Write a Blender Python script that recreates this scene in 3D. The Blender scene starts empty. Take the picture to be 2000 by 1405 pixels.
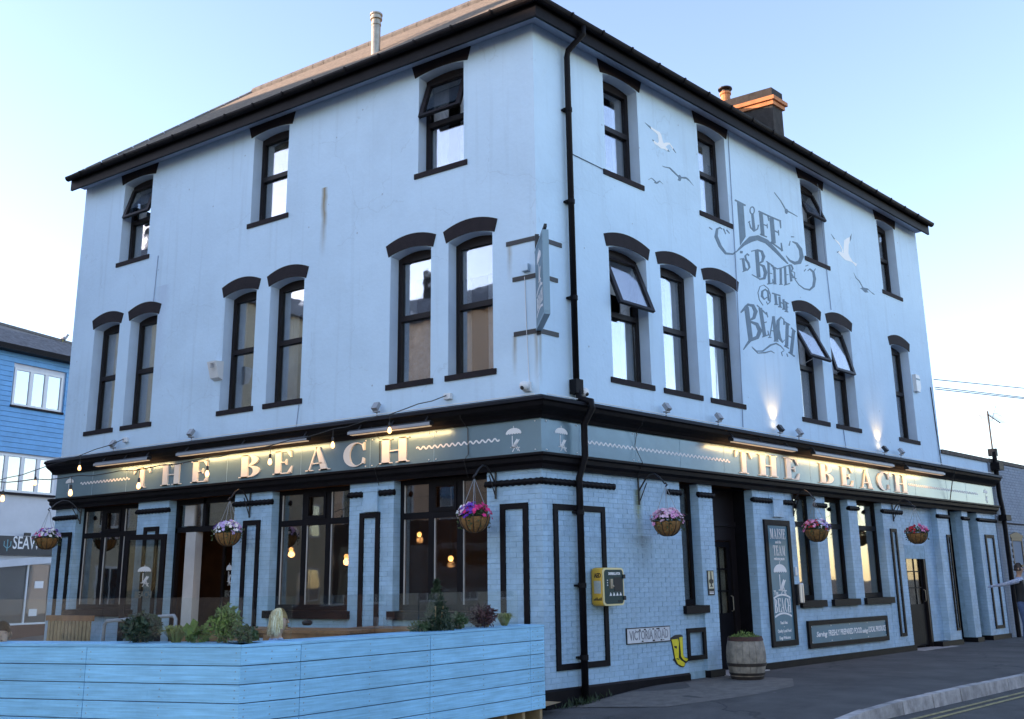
import bpy, bmesh, math, random
from mathutils import Matrix, Vector
random.seed(7)
R_ = math.radians
scene = bpy.context.scene
COL = scene.collection

# ------------------------------------------------------------------ camera
CAM = Vector((7.05392625, -11.83718865, 1.6))
YAW, PITCH, ROLL = R_(-32.46348), R_(13.19369), R_(-0.77269)
fw = Vector((math.sin(YAW)*math.cos(PITCH), math.cos(YAW)*math.cos(PITCH), math.sin(PITCH)))
rt = Vector((math.cos(YAW), -math.sin(YAW), 0)); up = rt.cross(fw)
rt, up = math.cos(ROLL)*rt + math.sin(ROLL)*up, -math.sin(ROLL)*rt + math.cos(ROLL)*up
cd = bpy.data.cameras.new('camera'); co = bpy.data.objects.new('camera', cd); COL.objects.link(co)
cd.sensor_width = 36; cd.lens = 1859.957/2000*36; cd.clip_end = 3000; cd.clip_start = .1
co.matrix_world = Matrix(((rt.x, up.x, -fw.x, CAM.x), (rt.y, up.y, -fw.y, CAM.y), (rt.z, up.z, -fw.z, CAM.z), (0, 0, 0, 1)))
scene.camera = co

# ------------------------------------------------------------------ world, sun, exposure
SUN_EL, SUN_AZ = R_(10.5), R_(-118)          # azimuth from +Y, clockwise positive
w = bpy.data.worlds.new('World'); scene.world = w; w.use_nodes = True
nt = w.node_tree; nt.nodes.clear()
sky = nt.nodes.new('ShaderNodeTexSky'); sky.sky_type = 'NISHITA'; sky.sun_disc = False
sky.sun_elevation = SUN_EL; sky.sun_rotation = SUN_AZ
sky.air_density = 1.0; sky.dust_density = 0.4; sky.ozone_density = 2.9; sky.altitude = 0
bg = nt.nodes.new('ShaderNodeBackground'); bg.inputs[1].default_value = 0.15
wo = nt.nodes.new('ShaderNodeOutputWorld')
nt.links.new(sky.outputs[0], bg.inputs[0]); nt.links.new(bg.outputs[0], wo.inputs[0])
sl = bpy.data.lights.new('sun', 'SUN'); sl.energy = 2.5; sl.angle = R_(.5); sl.color = (1, .82, .62)
so = bpy.data.objects.new('sun', sl); COL.objects.link(so)
sd = Vector((math.sin(SUN_AZ)*math.cos(SUN_EL), math.cos(SUN_AZ)*math.cos(SUN_EL), math.sin(SUN_EL)))
so.rotation_euler = sd.to_track_quat('Z', 'Y').to_euler(); so.location = (0, 0, 30)
vs = scene.view_settings; vs.view_transform = 'Standard'; vs.look = 'None'; vs.exposure = 2.22; vs.gamma = 1
vs.use_white_balance = True; vs.white_balance_temperature = 7900; vs.white_balance_tint = 27   # the camera's own white balance

# ------------------------------------------------------------------ frames: left facade (u to the west) and right facade
ANG = R_(76.44582)
DR = Vector((math.cos(ANG), math.sin(ANG), 0)); NR = Vector((math.sin(ANG), -math.cos(ANG), 0))
def FL(u, o, z): return Vector((-u, -o, z))
def FR(u, o, z): return DR*u + NR*o + Vector((0, 0, z))
CX = (1 + NR.y)/NR.x                      # corner mitre: offset o -> (CX*o, -o)
def FC(o, z): return Vector((CX*o, -o, z))

# ------------------------------------------------------------------ mesh builder
class MB:
    def __init__(s): s.v = []; s.f = []
    def add(s, vs_, fs):
        n = len(s.v); s.v += [Vector(q) for q in vs_]; s.f += [tuple(i+n for i in f) for f in fs]; return s
    def hexa(s, p):                        # 8 points, bottom ring then top ring
        return s.add(p, [(0,1,2,3), (7,6,5,4), (0,4,5,1), (1,5,6,2), (2,6,7,3), (3,7,4,0)])
    def box(s, x0, x1, y0, y1, z0, z1):
        return s.hexa([(x0,y0,z0), (x1,y0,z0), (x1,y1,z0), (x0,y1,z0), (x0,y0,z1), (x1,y0,z1), (x1,y1,z1), (x0,y1,z1)])
    def fbox(s, F, u0, u1, o0, o1, z0, z1):
        return s.hexa([F(u0,o0,z0), F(u1,o0,z0), F(u1,o1,z0), F(u0,o1,z0), F(u0,o0,z1), F(u1,o0,z1), F(u1,o1,z1), F(u0,o1,z1)])
    def quad(s, a, b, c, d): return s.add([a,b,c,d], [(0,1,2,3)])
    def tube(s, pts, r, n=8, cap=True):
        pts = [Vector(p) for p in pts]; rs = r if isinstance(r, (list, tuple)) else [r]*len(pts)
        base = len(s.v); prev = None
        for i, p in enumerate(pts):
            t = (pts[min(i+1, len(pts)-1)] - pts[max(i-1, 0)]).normalized()
            if prev is None:
                a = t.orthogonal().normalized()
            else:
                a = prev - t*prev.dot(t)
                a = a.normalized() if a.length > 1e-6 else t.orthogonal().normalized()
            prev = a; b = t.cross(a)
            for k in range(n):
                q = 2*math.pi*k/n; s.v.append(p + (a*math.cos(q) + b*math.sin(q))*rs[i])
        for i in range(len(pts)-1):
            for k in range(n):
                s.f.append((base+i*n+k, base+i*n+(k+1) % n, base+(i+1)*n+(k+1) % n, base+(i+1)*n+k))
        if cap:
            s.f.append(tuple(base+k for k in range(n))[::-1]); s.f.append(tuple(base+(len(pts)-1)*n+k for k in range(n)))
        return s
    def lathe(s, prof, n=20, c=(0,0,0), cap=True):     # prof (r,z)
        base = len(s.v); c = Vector(c)
        for r, z in prof:
            for k in range(n):
                q = 2*math.pi*k/n; s.v.append(c + Vector((r*math.cos(q), r*math.sin(q), z)))
        m = len(prof)
        for i in range(m-1):
            for k in range(n):
                s.f.append((base+i*n+k, base+i*n+(k+1) % n, base+(i+1)*n+(k+1) % n, base+(i+1)*n+k))
        if cap:
            s.f.append(tuple(base+k for k in range(n))[::-1]); s.f.append(tuple(base+(m-1)*n+k for k in range(n)))
        return s
    def prism(s, F, poly, o0, o1):                     # polygon of (u,z) between two offsets
        n = len(poly); b = len(s.v)
        s.v += [F(u, o1, z) for u, z in poly] + [F(u, o0, z) for u, z in poly]
        s.f.append(tuple(range(b, b+n))); s.f.append(tuple(range(b+2*n-1, b+n-1, -1)))
        for i in range(n):
            j = (i+1) % n; s.f.append((b+i, b+n+i, b+n+j, b+j))
        return s
    def sweep(s, prof, uL, uR):            # profile (o,z) along left facade end -> corner -> right facade end
        n = len(prof); b = len(s.v)
        for o, z in prof: s.v.append(FL(uL, o, z))
        for o, z in prof: s.v.append(FC(o, z))
        for o, z in prof: s.v.append(FR(uR, o, z))
        for k in (0, 1):
            for i in range(n):
                j = (i+1) % n; s.f.append((b+k*n+i, b+k*n+j, b+(k+1)*n+j, b+(k+1)*n+i))
        s.f.append(tuple(b+i for i in range(n))); s.f.append(tuple(b+2*n+i for i in range(n-1, -1, -1)))
        return s
    def ball(s, c, rx, ry=None, rz=None, n=10, m=7):
        ry = ry or rx; rz = rz or rx; c = Vector(c); b = len(s.v)
        for i in range(1, m):
            t = math.pi*i/m
            for k in range(n):
                q = 2*math.pi*k/n
                s.v.append(c + Vector((rx*math.sin(t)*math.cos(q), ry*math.sin(t)*math.sin(q), rz*math.cos(t))))
        s.v += [c+Vector((0,0,rz)), c-Vector((0,0,rz))]
        for i in range(m-2):
            for k in range(n):
                s.f.append((b+i*n+k, b+(i+1)*n+k, b+(i+1)*n+(k+1) % n, b+i*n+(k+1) % n))
        T, B = len(s.v)-2, len(s.v)-1
        for k in range(n):
            s.f.append((T, b+k, b+(k+1) % n)); s.f.append((B, b+(m-2)*n+(k+1) % n, b+(m-2)*n+k))
        return s
    def build(s, name, mat, parent=None, smooth=False, world=True, fix=True, label=None):
        me = bpy.data.meshes.new(name); me.from_pydata(s.v, [], s.f)
        if fix:
            bm = bmesh.new(); bm.from_mesh(me); bmesh.ops.recalc_face_normals(bm, faces=bm.faces); bm.to_mesh(me); bm.free()
        return link(name, me, mat, parent, smooth, world, label)

def wmat(o):
    m = o.matrix_basis.copy()
    while o.parent: o = o.parent; m = o.matrix_basis @ m
    return m
def link(name, me, mat, parent=None, smooth=False, world=True, label=None):
    if parent is not None and world: me.transform(wmat(parent).inverted())
    if mat is not None: me.materials.append(mat)
    if smooth: me.polygons.foreach_set('use_smooth', [True]*len(me.polygons))
    me.update()
    o = bpy.data.objects.new(name, me); COL.objects.link(o); o.parent = parent
    if label: o['label'] = label
    return o
def tag(o, label, cat, group=None):
    o['label'] = label; o['category'] = cat
    if group: o['group'] = group
    return o
def thing(name, label, cat, loc=(0,0,0), rz=0, group=None):
    o = bpy.data.objects.new(name, None); COL.objects.link(o); o.empty_display_size = .2
    o.location = loc; o.rotation_euler = (0, 0, rz)
    o.matrix_basis = Matrix.Translation(Vector(loc)) @ Matrix.Rotation(rz, 4, 'Z')
    return tag(o, label, cat, group)
def struct(o): o['kind'] = 'structure'; return o
def stuff(o): o['kind'] = 'stuff'; return o

# ------------------------------------------------------------------ materials
def mat(name, col, rough=.6, metal=0, var=.0, vscale=3, bump=0, bscale=40, emit=None, estr=0, spec=.5, col2=None, rnd=0, grain=None):
    m = bpy.data.materials.new(name); m.use_nodes = True; t = m.node_tree; N = t.nodes; Lk = t.links
    p = N['Principled BSDF']; p.inputs['Roughness'].default_value = rough; p.inputs['Metallic'].default_value = metal
    p.inputs['Specular IOR Level'].default_value = spec
    p.inputs['Base Color'].default_value = (*col, 1)
    tc = N.new('ShaderNodeTexCoord')
    if var or col2:
        nz = N.new('ShaderNodeTexNoise'); nz.inputs['Scale'].default_value = vscale; nz.inputs['Detail'].default_value = 6
        nz.inputs['Roughness'].default_value = .65
        Lk.new(tc.outputs['Object'], nz.inputs['Vector'])
        mx = N.new('ShaderNodeMix'); mx.data_type = 'RGBA'
        c2 = col2 or tuple(c*(1-var) for c in col); c1 = col if col2 else tuple(min(1, c*(1+var*.6)) for c in col)
        mx.inputs[6].default_value = (*c1, 1); mx.inputs[7].default_value = (*c2, 1)
        rp = N.new('ShaderNodeValToRGB'); rp.color_ramp.elements[0].position = .35; rp.color_ramp.elements[1].position = .65
        Lk.new(nz.outputs['Fac'], rp.inputs['Fac']); Lk.new(rp.outputs['Color'], mx.inputs[0])
        Lk.new(mx.outputs[2], p.inputs['Base Color'])
    if grain:                               # fibres along one axis (object space stretch)
        mp = N.new('ShaderNodeMapping'); mp.inputs['Scale'].default_value = grain; Lk.new(tc.outputs['Object'], mp.inputs[0])
        gn = N.new('ShaderNodeTexNoise'); gn.inputs['Scale'].default_value = 1; gn.inputs['Detail'].default_value = 8; Lk.new(mp.outputs[0], gn.inputs['Vector'])
        gm = N.new('ShaderNodeMapRange'); gm.inputs[1].default_value = .3; gm.inputs[2].default_value = .7; gm.inputs[3].default_value = .78; gm.inputs[4].default_value = 1.10; Lk.new(gn.outputs['Fac'], gm.inputs[0])
        hs_ = N.new('ShaderNodeHueSaturation'); Lk.new(gm.outputs[0], hs_.inputs['Value'])
        if p.inputs['Base Color'].is_linked: Lk.new(p.inputs['Base Color'].links[0].from_socket, hs_.inputs['Color'])
        else: hs_.inputs['Color'].default_value = (*col, 1)
        Lk.new(hs_.outputs[0], p.inputs['Base Color'])
    if rnd:
        oi = N.new('ShaderNodeObjectInfo'); rm_ = N.new('ShaderNodeMapRange'); rm_.inputs[3].default_value = 1-rnd; rm_.inputs[4].default_value = 1+rnd*.5; Lk.new(oi.outputs['Random'], rm_.inputs[0])
        hv = N.new('ShaderNodeHueSaturation'); Lk.new(rm_.outputs[0], hv.inputs['Value'])
        if p.inputs['Base Color'].is_linked: Lk.new(p.inputs['Base Color'].links[0].from_socket, hv.inputs['Color'])
        else: hv.inputs['Color'].default_value = (*col, 1)
        Lk.new(hv.outputs[0], p.inputs['Base Color'])
    if bump:
        nb = N.new('ShaderNodeTexNoise'); nb.inputs['Scale'].default_value = bscale; nb.inputs['Detail'].default_value = 5
        Lk.new(tc.outputs['Object'], nb.inputs['Vector'])
        bp = N.new('ShaderNodeBump'); bp.inputs['Strength'].default_value = bump; bp.inputs['Distance'].default_value = .02
        Lk.new(nb.outputs['Fac'], bp.inputs['Height']); Lk.new(bp.outputs['Normal'], p.inputs['Normal'])
    if emit:
        p.inputs['Emission Color'].default_value = (*emit, 1); p.inputs['Emission Strength'].default_value = estr
    return m
def glass_mat(name, tint, refl, rough=.02, bump=0, gain=.55):
    m = bpy.data.materials.new(name); m.use_nodes = True; t = m.node_tree; N = t.nodes; N.clear(); Lk = t.links
    out = N.new('ShaderNodeOutputMaterial'); mx = N.new('ShaderNodeMixShader'); tr = N.new('ShaderNodeBsdfTransparent')
    gl = N.new('ShaderNodeBsdfGlossy'); gl.inputs['Roughness'].default_value = rough; gl.inputs['Color'].default_value = (1,1,1,1)
    tr.inputs['Color'].default_value = (*tint, 1)
    lw = N.new('ShaderNodeLayerWeight'); lw.inputs['Blend'].default_value = .35
    mr = N.new('ShaderNodeMapRange'); mr.inputs[3].default_value = refl; mr.inputs[4].default_value = min(1, refl+gain)
    Lk.new(lw.outputs['Fresnel'], mr.inputs[0]); Lk.new(mr.outputs[0], mx.inputs[0])
    Lk.new(tr.outputs[0], mx.inputs[1]); Lk.new(gl.outputs[0], mx.inputs[2]); Lk.new(mx.outputs[0], out.inputs[0])
    if bump:
        tc = N.new('ShaderNodeTexCoord'); nb = N.new('ShaderNodeTexNoise'); nb.inputs['Scale'].default_value = 1.6
        Lk.new(tc.outputs['Object'], nb.inputs['Vector']); bp = N.new('ShaderNodeBump'); bp.inputs['Strength'].default_value = bump
        bp.inputs['Distance'].default_value = .02; Lk.new(nb.outputs['Fac'], bp.inputs['Height']); Lk.new(bp.outputs['Normal'], gl.inputs['Normal'])
    return m
def stain_wall(name, base, stains, frame, rough=.8, bump=.25, bscale=14, var=.05, vscale=.7):
    """painted render; stains: list of (u, z_top, z_bottom, half width, colour, strength), a run of rust or algae down the wall"""
    m = mat(name, base, rough, 0, var, vscale, bump, bscale); N = m.node_tree.nodes; Lk = m.node_tree.links; p = N['Principled BSDF']
    src = p.inputs['Base Color'].links[0].from_socket
    # fine speckle of wear
    tc = N.new('ShaderNodeTexCoord'); geo = N.new('ShaderNodeNewGeometry')
    dotn = N.new('ShaderNodeVectorMath'); dotn.operation = 'DOT_PRODUCT'
    d = (-1, 0, 0) if frame == 'L' else tuple(DR)
    dotn.inputs[1].default_value = d; Lk.new(geo.outputs['Position'], dotn.inputs[0]); U = dotn.outputs['Value']
    sp = N.new('ShaderNodeSeparateXYZ'); Lk.new(geo.outputs['Position'], sp.inputs[0]); Z = sp.outputs['Z']
    def M(op, a, b=None):
        n = N.new('ShaderNodeMath'); n.operation = op
        for i, q in enumerate((a, b)):
            if q is None: continue
            if isinstance(q, (int, float)): n.inputs[i].default_value = q
            else: Lk.new(q, n.inputs[i])
        return n.outputs[0]
    wob = N.new('ShaderNodeTexNoise'); wob.inputs['Scale'].default_value = 2.2; wob.inputs['Detail'].default_value = 5
    Lk.new(geo.outputs['Position'], wob.inputs['Vector'])
    for (u, zt, zb, hw, colr, st) in stains:
        du = M('ABSOLUTE', M('ADD', M('SUBTRACT', U, u), M('MULTIPLY', M('SUBTRACT', wob.outputs['Fac'], .5), hw*1.5)))
        tz = M('DIVIDE', M('SUBTRACT', Z, zb), zt-zb)
        mr = N.new('ShaderNodeMapRange'); Lk.new(du, mr.inputs[0]); mr.inputs[1].default_value = 0; mr.inputs[2].default_value = hw
        mr.inputs[3].default_value = 1; mr.inputs[4].default_value = 0
        mz = N.new('ShaderNodeMapRange'); Lk.new(tz, mz.inputs[0]); mz.inputs[1].default_value = 0; mz.inputs[2].default_value = .8
        gt = M('LESS_THAN', tz, 1.0)
        k = M('MULTIPLY', M('MULTIPLY', M('MULTIPLY', mr.outputs[0], mz.outputs[0]), gt), st)
        k = M('MULTIPLY', k, M('ADD', wob.outputs['Fac'], .35))
        mx = N.new('ShaderNodeMix'); mx.data_type = 'RGBA'; Lk.new(k, mx.inputs[0]); Lk.new(src, mx.inputs[6]); mx.inputs[7].default_value = (*colr, 1)
        src = mx.outputs[2]
    # patchy repainting, rain streaks, hairline cracks
    def mixin(fac, colr):
        nonlocal src
        q = N.new('ShaderNodeMix'); q.data_type = 'RGBA'; Lk.new(fac, q.inputs[0]); Lk.new(src, q.inputs[6]); q.inputs[7].default_value = (*colr, 1); src = q.outputs[2]
    big = N.new('ShaderNodeTexNoise'); big.inputs['Scale'].default_value = .45; big.inputs['Detail'].default_value = 7; big.inputs['Roughness'].default_value = .7; Lk.new(geo.outputs['Position'], big.inputs['Vector'])
    bm_ = N.new('ShaderNodeMapRange'); bm_.inputs[1].default_value = .5; bm_.inputs[2].default_value = .72; bm_.inputs[4].default_value = .5; Lk.new(big.outputs['Fac'], bm_.inputs[0]); mixin(bm_.outputs[0], tuple(c*.80 for c in base))
    mp = N.new('ShaderNodeMapping'); mp.inputs['Scale'].default_value = (5,5,.22); Lk.new(geo.outputs['Position'], mp.inputs[0])
    sk = N.new('ShaderNodeTexNoise'); sk.inputs['Scale'].default_value = 1.3; sk.inputs['Detail'].default_value = 6; Lk.new(mp.outputs[0], sk.inputs['Vector'])
    sm_ = N.new('ShaderNodeMapRange'); sm_.inputs[1].default_value = .56; sm_.inputs[2].default_value = .78; sm_.inputs[4].default_value = .38; Lk.new(sk.outputs['Fac'], sm_.inputs[0]); mixin(sm_.outputs[0], tuple(c*.70 for c in base))
    cv = N.new('ShaderNodeTexVoronoi'); cv.feature = 'DISTANCE_TO_EDGE'; cv.inputs['Scale'].default_value = .55
    ad = N.new('ShaderNodeVectorMath'); ad.operation = 'ADD'; wsc = N.new('ShaderNodeVectorMath'); wsc.operation = 'SCALE'; wsc.inputs['Scale'].default_value = .5; Lk.new(wob.outputs['Color'], wsc.inputs[0]); Lk.new(geo.outputs['Position'], ad.inputs[0]); Lk.new(wsc.outputs[0], ad.inputs[1]); Lk.new(ad.outputs[0], cv.inputs['Vector'])
    cm = N.new('ShaderNodeMapRange'); cm.inputs[1].default_value = .0; cm.inputs[2].default_value = .006; cm.inputs[3].default_value = .2; cm.inputs[4].default_value = 0; Lk.new(cv.outputs['Distance'], cm.inputs[0])
    cg = M('MULTIPLY', cm.outputs[0], M('GREATER_THAN', big.outputs['Fac'], .52)); mixin(cg, tuple(c*.45 for c in base))
    # small flecks
    v = N.new('ShaderNodeTexVoronoi'); v.inputs['Scale'].default_value = 2.6; Lk.new(geo.outputs['Position'], v.inputs['Vector'])
    fl = N.new('ShaderNodeMapRange'); Lk.new(v.outputs['Distance'], fl.inputs[0]); fl.inputs[1].default_value = .035; fl.inputs[2].default_value = .05
    fl.inputs[3].default_value = .55; fl.inputs[4].default_value = 0
    mx = N.new('ShaderNodeMix'); mx.data_type = 'RGBA'; Lk.new(fl.outputs[0], mx.inputs[0]); Lk.new(src, mx.inputs[6]); mx.inputs[7].default_value = (.2,.24,.3,1)
    Lk.new(mx.outputs[2], p.inputs['Base Color'])
    return m

RUST = (.28,.19,.07); ALG = (.16,.19,.08)
M_WALL_L = stain_wall('painted_render_left', (.55,.74,.88), [(4.47,8.66,7.3,.09,RUST,1.2), (.5,6.72,6.1,.06,RUST,.6), (.43,5.25,4.6,.05,RUST,.8), (.04,5.25,4.4,.05,RUST,.7), (8.9,7.6,5,.3,(.38,.47,.62),.5)], 'L')
M_WALL_R = stain_wall('painted_render_right', (.54,.75,.90), [(.03,5.25,4.4,.05,RUST,.7), (5.4,9,5,.2,(.4,.5,.65),.4)], 'R')
M_REVEAL = mat('painted_reveal', (.52,.66,.80), .8, var=.05, bump=.2)
def brick_mats(side):
    out = []
    for k, f in enumerate((1.0, .97, 1.025)):
        c = (.32*f, .52*f, .67*f)
        if side == 'L': out.append(mat('painted_brick_%d' % k, c, .55, var=.16, vscale=3.5, bump=.4, bscale=30))
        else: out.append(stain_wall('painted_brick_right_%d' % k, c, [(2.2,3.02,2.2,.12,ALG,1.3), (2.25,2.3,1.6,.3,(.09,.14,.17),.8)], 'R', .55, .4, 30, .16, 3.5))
    return out
BML, BMR = brick_mats('L'), brick_mats('R'); M_BRICK, M_BRICK_R = BML[0], BMR[0]
M_MORTAR = mat('painted_mortar', (.27,.44,.54), .7, var=.2, vscale=9)
M_BLACK = mat('black_gloss_paint', (.007,.006,.008), .55, spec=.14, var=.3, vscale=4, bump=.12, bscale=18)
M_FRAME = mat('dark_brown_frame', (.014,.010,.011), .45, spec=.2)
M_LINTEL = mat('dark_masonry_paint', (.024,.018,.021), .8, spec=.2, var=.15, vscale=5, bump=.2, bscale=25)
M_SOFFIT = mat('pale_soffit_paint', (.42,.52,.68), .6)
M_PANEL = mat('teal_sign_panel', (.15,.26,.32), .26, metal=.3, var=.10, vscale=1.2, bump=.25, bscale=1.7)
M_WHITE = mat('white_lettering', (.80,.78,.78), .5)
M_LETTER = mat('cream_raised_letter', (.82,.76,.68), .4)
M_GLASS = glass_mat('window_glass', (.82,.85,.88), .20, bump=.12)
M_GLASS_G = glass_mat('shopfront_glass', (.70,.70,.68), .085, bump=.05)
M_GLASS_D = glass_mat('door_glass', (.75,.75,.72), .05, gain=.15)
M_SCREEN = glass_mat('clear_screen_glass', (.93,.97,.97), .02, gain=.12)
M_CURTAIN = mat('white_curtain', (.74,.74,.75), .9, var=.2, vscale=6)
M_BLIND = mat('roller_blind', (.60,.56,.50), .8, var=.05); M_NET = mat('net_curtain', (.50,.52,.55), .9, var=.25, vscale=12)
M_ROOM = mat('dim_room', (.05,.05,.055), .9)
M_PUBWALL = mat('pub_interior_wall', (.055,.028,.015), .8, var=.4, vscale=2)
M_TEALBD = mat('teal_board', (.055,.19,.26), .4, var=.12, vscale=2)
M_MURAL = mat('grey_mural_paint', (.15,.235,.30), .8, var=.12, vscale=8)
M_MURALW = mat('frosted_vinyl', (.62,.62,.62), .7)
M_MWHITE = mat('white_mural_paint', (.95,.94,.92), .8)
M_TILE = mat('roof_tile', (.235,.205,.18), .85, var=.5, vscale=9, bump=.4, bscale=25, col2=(.145,.13,.118))
M_STEEL = mat('galvanised_flue', (.42,.36,.28), .4, metal=.7, var=.3, vscale=6)
M_IRON = mat('wrought_iron', (.010,.010,.012), .45)
M_WHITEPL = mat('white_plastic', (.72,.73,.74), .4)
M_GREYPL = mat('grey_plastic', (.30,.32,.35), .45)
M_COIR = mat('coir_liner', (.30,.145,.05), .95, var=.45, vscale=30, bump=.6, bscale=60)
M_CABLE = mat('black_cable', (.012,.012,.013), .6)
M_GREYCABLE = mat('painted_cable', (.22,.30,.42), .6)
def emis(n, c, s): return mat(n, (.9,.8,.6), .4, emit=c, estr=s)
M_BULB = emis('warm_bulb', (1,.55,.18), 1.0)
M_TUBE = emis('warm_strip', (1,.78,.52), .07)

# ------------------------------------------------------------------ ground
def ground_z(p):                           # pavement falls gently towards the corner
    u = p.x*DR.x + p.y*DR.y
    t = max(0, min(1, u/2.6)); return -.10 + .14*t*t*(3-2*t)
M_ASPH = mat('road_asphalt', (.072,.070,.070), .85, var=.25, vscale=3, bump=.5, bscale=150)
M_PAVE = mat('pavement_asphalt', (.088,.082,.080), .85, var=.32, vscale=1.1, bump=.5, bscale=140)
M_PATCH = mat('pavement_patch_asphalt', (.175,.155,.14), .9, var=.25, vscale=6, bump=.6, bscale=160)
M_KERB = mat('kerb_concrete', (.42,.39,.38), .85, var=.4, vscale=4, bump=.5, bscale=40, rnd=.22)
M_YELLOW = mat('worn_yellow_paint', (.34,.27,.12), .8, var=.5, vscale=14)
def cracks(m, scale, width, dark, gate=.5):
    N = m.node_tree.nodes; Lk = m.node_tree.links; p = N['Principled BSDF']; src = p.inputs['Base Color'].links[0].from_socket
    geo = N.new('ShaderNodeNewGeometry'); wb = N.new('ShaderNodeTexNoise'); wb.inputs['Scale'].default_value = 1.7; wb.inputs['Detail'].default_value = 6; Lk.new(geo.outputs['Position'], wb.inputs['Vector'])
    sc = N.new('ShaderNodeVectorMath'); sc.operation = 'SCALE'; sc.inputs['Scale'].default_value = .7; Lk.new(wb.outputs['Color'], sc.inputs[0]); ad = N.new('ShaderNodeVectorMath'); Lk.new(geo.outputs['Position'], ad.inputs[0]); Lk.new(sc.outputs[0], ad.inputs[1])
    v = N.new('ShaderNodeTexVoronoi'); v.feature = 'DISTANCE_TO_EDGE'; v.inputs['Scale'].default_value = scale; Lk.new(ad.outputs[0], v.inputs['Vector'])
    mr = N.new('ShaderNodeMapRange'); mr.inputs[2].default_value = width; mr.inputs[3].default_value = .8; mr.inputs[4].default_value = 0; Lk.new(v.outputs['Distance'], mr.inputs[0])
    gn = N.new('ShaderNodeTexNoise'); gn.inputs['Scale'].default_value = .6; Lk.new(geo.outputs['Position'], gn.inputs['Vector']); gt = N.new('ShaderNodeMath'); gt.operation = 'GREATER_THAN'; gt.inputs[1].default_value = gate; Lk.new(gn.outputs['Fac'], gt.inputs[0])
    ml = N.new('ShaderNodeMath'); ml.operation = 'MULTIPLY'; Lk.new(mr.outputs[0], ml.inputs[0]); Lk.new(gt.outputs[0], ml.inputs[1])
    gum = N.new('ShaderNodeTexVoronoi'); gum.inputs['Scale'].default_value = 1.9; Lk.new(geo.outputs['Position'], gum.inputs['Vector']); gr = N.new('ShaderNodeMapRange'); gr.inputs[1].default_value = .045; gr.inputs[2].default_value = .06; gr.inputs[3].default_value = .5; gr.inputs[4].default_value = 0; Lk.new(gum.outputs['Distance'], gr.inputs[0])
    a = N.new('ShaderNodeMix'); a.data_type = 'RGBA'; Lk.new(ml.outputs[0], a.inputs[0]); Lk.new(src, a.inputs[6]); a.inputs[7].default_value = (*dark, 1)
    b = N.new('ShaderNodeMix'); b.data_type = 'RGBA'; Lk.new(gr.outputs[0], b.inputs[0]); Lk.new(a.outputs[2], b.inputs[6]); b.inputs[7].default_value = (.26,.25,.25,1); Lk.new(b.outputs[2], p.inputs['Base Color'])
cracks(M_PAVE, .42, .012, (.025,.025,.028)); cracks(M_ASPH, .3, .01, (.03,.03,.03))
g = MB(); S = 600
g.quad((-S,-S,-.12), (S,-S,-.12), (S,S,-.12), (-S,S,-.12))
struct(g.build('road', M_ASPH))
KO = 3.62                                   # kerb line, metres off the right facade
pv = MB(); us = [-14,-6,-3,-1.5,-.6] + [i*.25 for i in range(0, 13)] + [4,6,9,12,16,20,26,34,45]
os_ = [KO, 2.4, 1.2, 0, -2, -6, -30]
for u in us:
    for o in os_:
        p = FR(u, o, 0); pv.v.append(Vector((p.x, p.y, ground_z(p))))
m_ = len(os_)
for i in range(len(us)-1):
    for j in range(m_-1): pv.f.append((i*m_+j, i*m_+j+1, (i+1)*m_+j+1, (i+1)*m_+j))
pave = struct(pv.build('pavement', M_PAVE))
pa = MB()
ring = [(.35,.12), (1.6,.10), (3.2,.16), (4.35,.30), (4.5,1.15), (3.5,1.75), (2.2,1.85), (1.0,1.3)]
for u, o in ring:
    p = FR(u, o, 0); pa.v.append(Vector((p.x, p.y, ground_z(p)+.006)))
pc = FR(2.3, .9, 0); pa.v.append(Vector((pc.x, pc.y, ground_z(pc)+.008)))
for i in range(8): pa.f.append((i, (i+1) % 8, 8))
struct(pa.build('pavement_patch', M_PATCH))
kb = bpy.data.objects.new('kerb', None); COL.objects.link(kb); struct(kb)
kl = .915; proto = None
for i in range(-12, 36):
    u0 = i*kl
    mb = MB(); z1 = ground_z(FR(u0, KO, 0)) + .012; za = ground_z(FR(u0+kl, KO, 0)) + .012
    j = random.uniform(-.008, .008)
    mb.hexa([FR(u0+.012, KO, -.3), FR(u0+kl-.012, KO, -.3), FR(u0+kl-.006, KO+.15+j, -.3), FR(u0+.006, KO+.15+j, -.3),
             FR(u0+.016, KO, z1+j), FR(u0+kl-.016, KO, za+j), FR(u0+kl-.016, KO+.125+j, za+j), FR(u0+.016, KO+.125+j, z1+j)])
    mb.build('kerb_stone', M_KERB, kb)
for k in (0, 1):
    mb = MB(); o = KO + .36 + k*.17
    mb.quad(FR(-12, o, -.114), FR(34, o, -.114), FR(34, o+.07, -.114), FR(-12, o+.07, -.114))
    struct(mb.build('road_marking', M_YELLOW))

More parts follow.
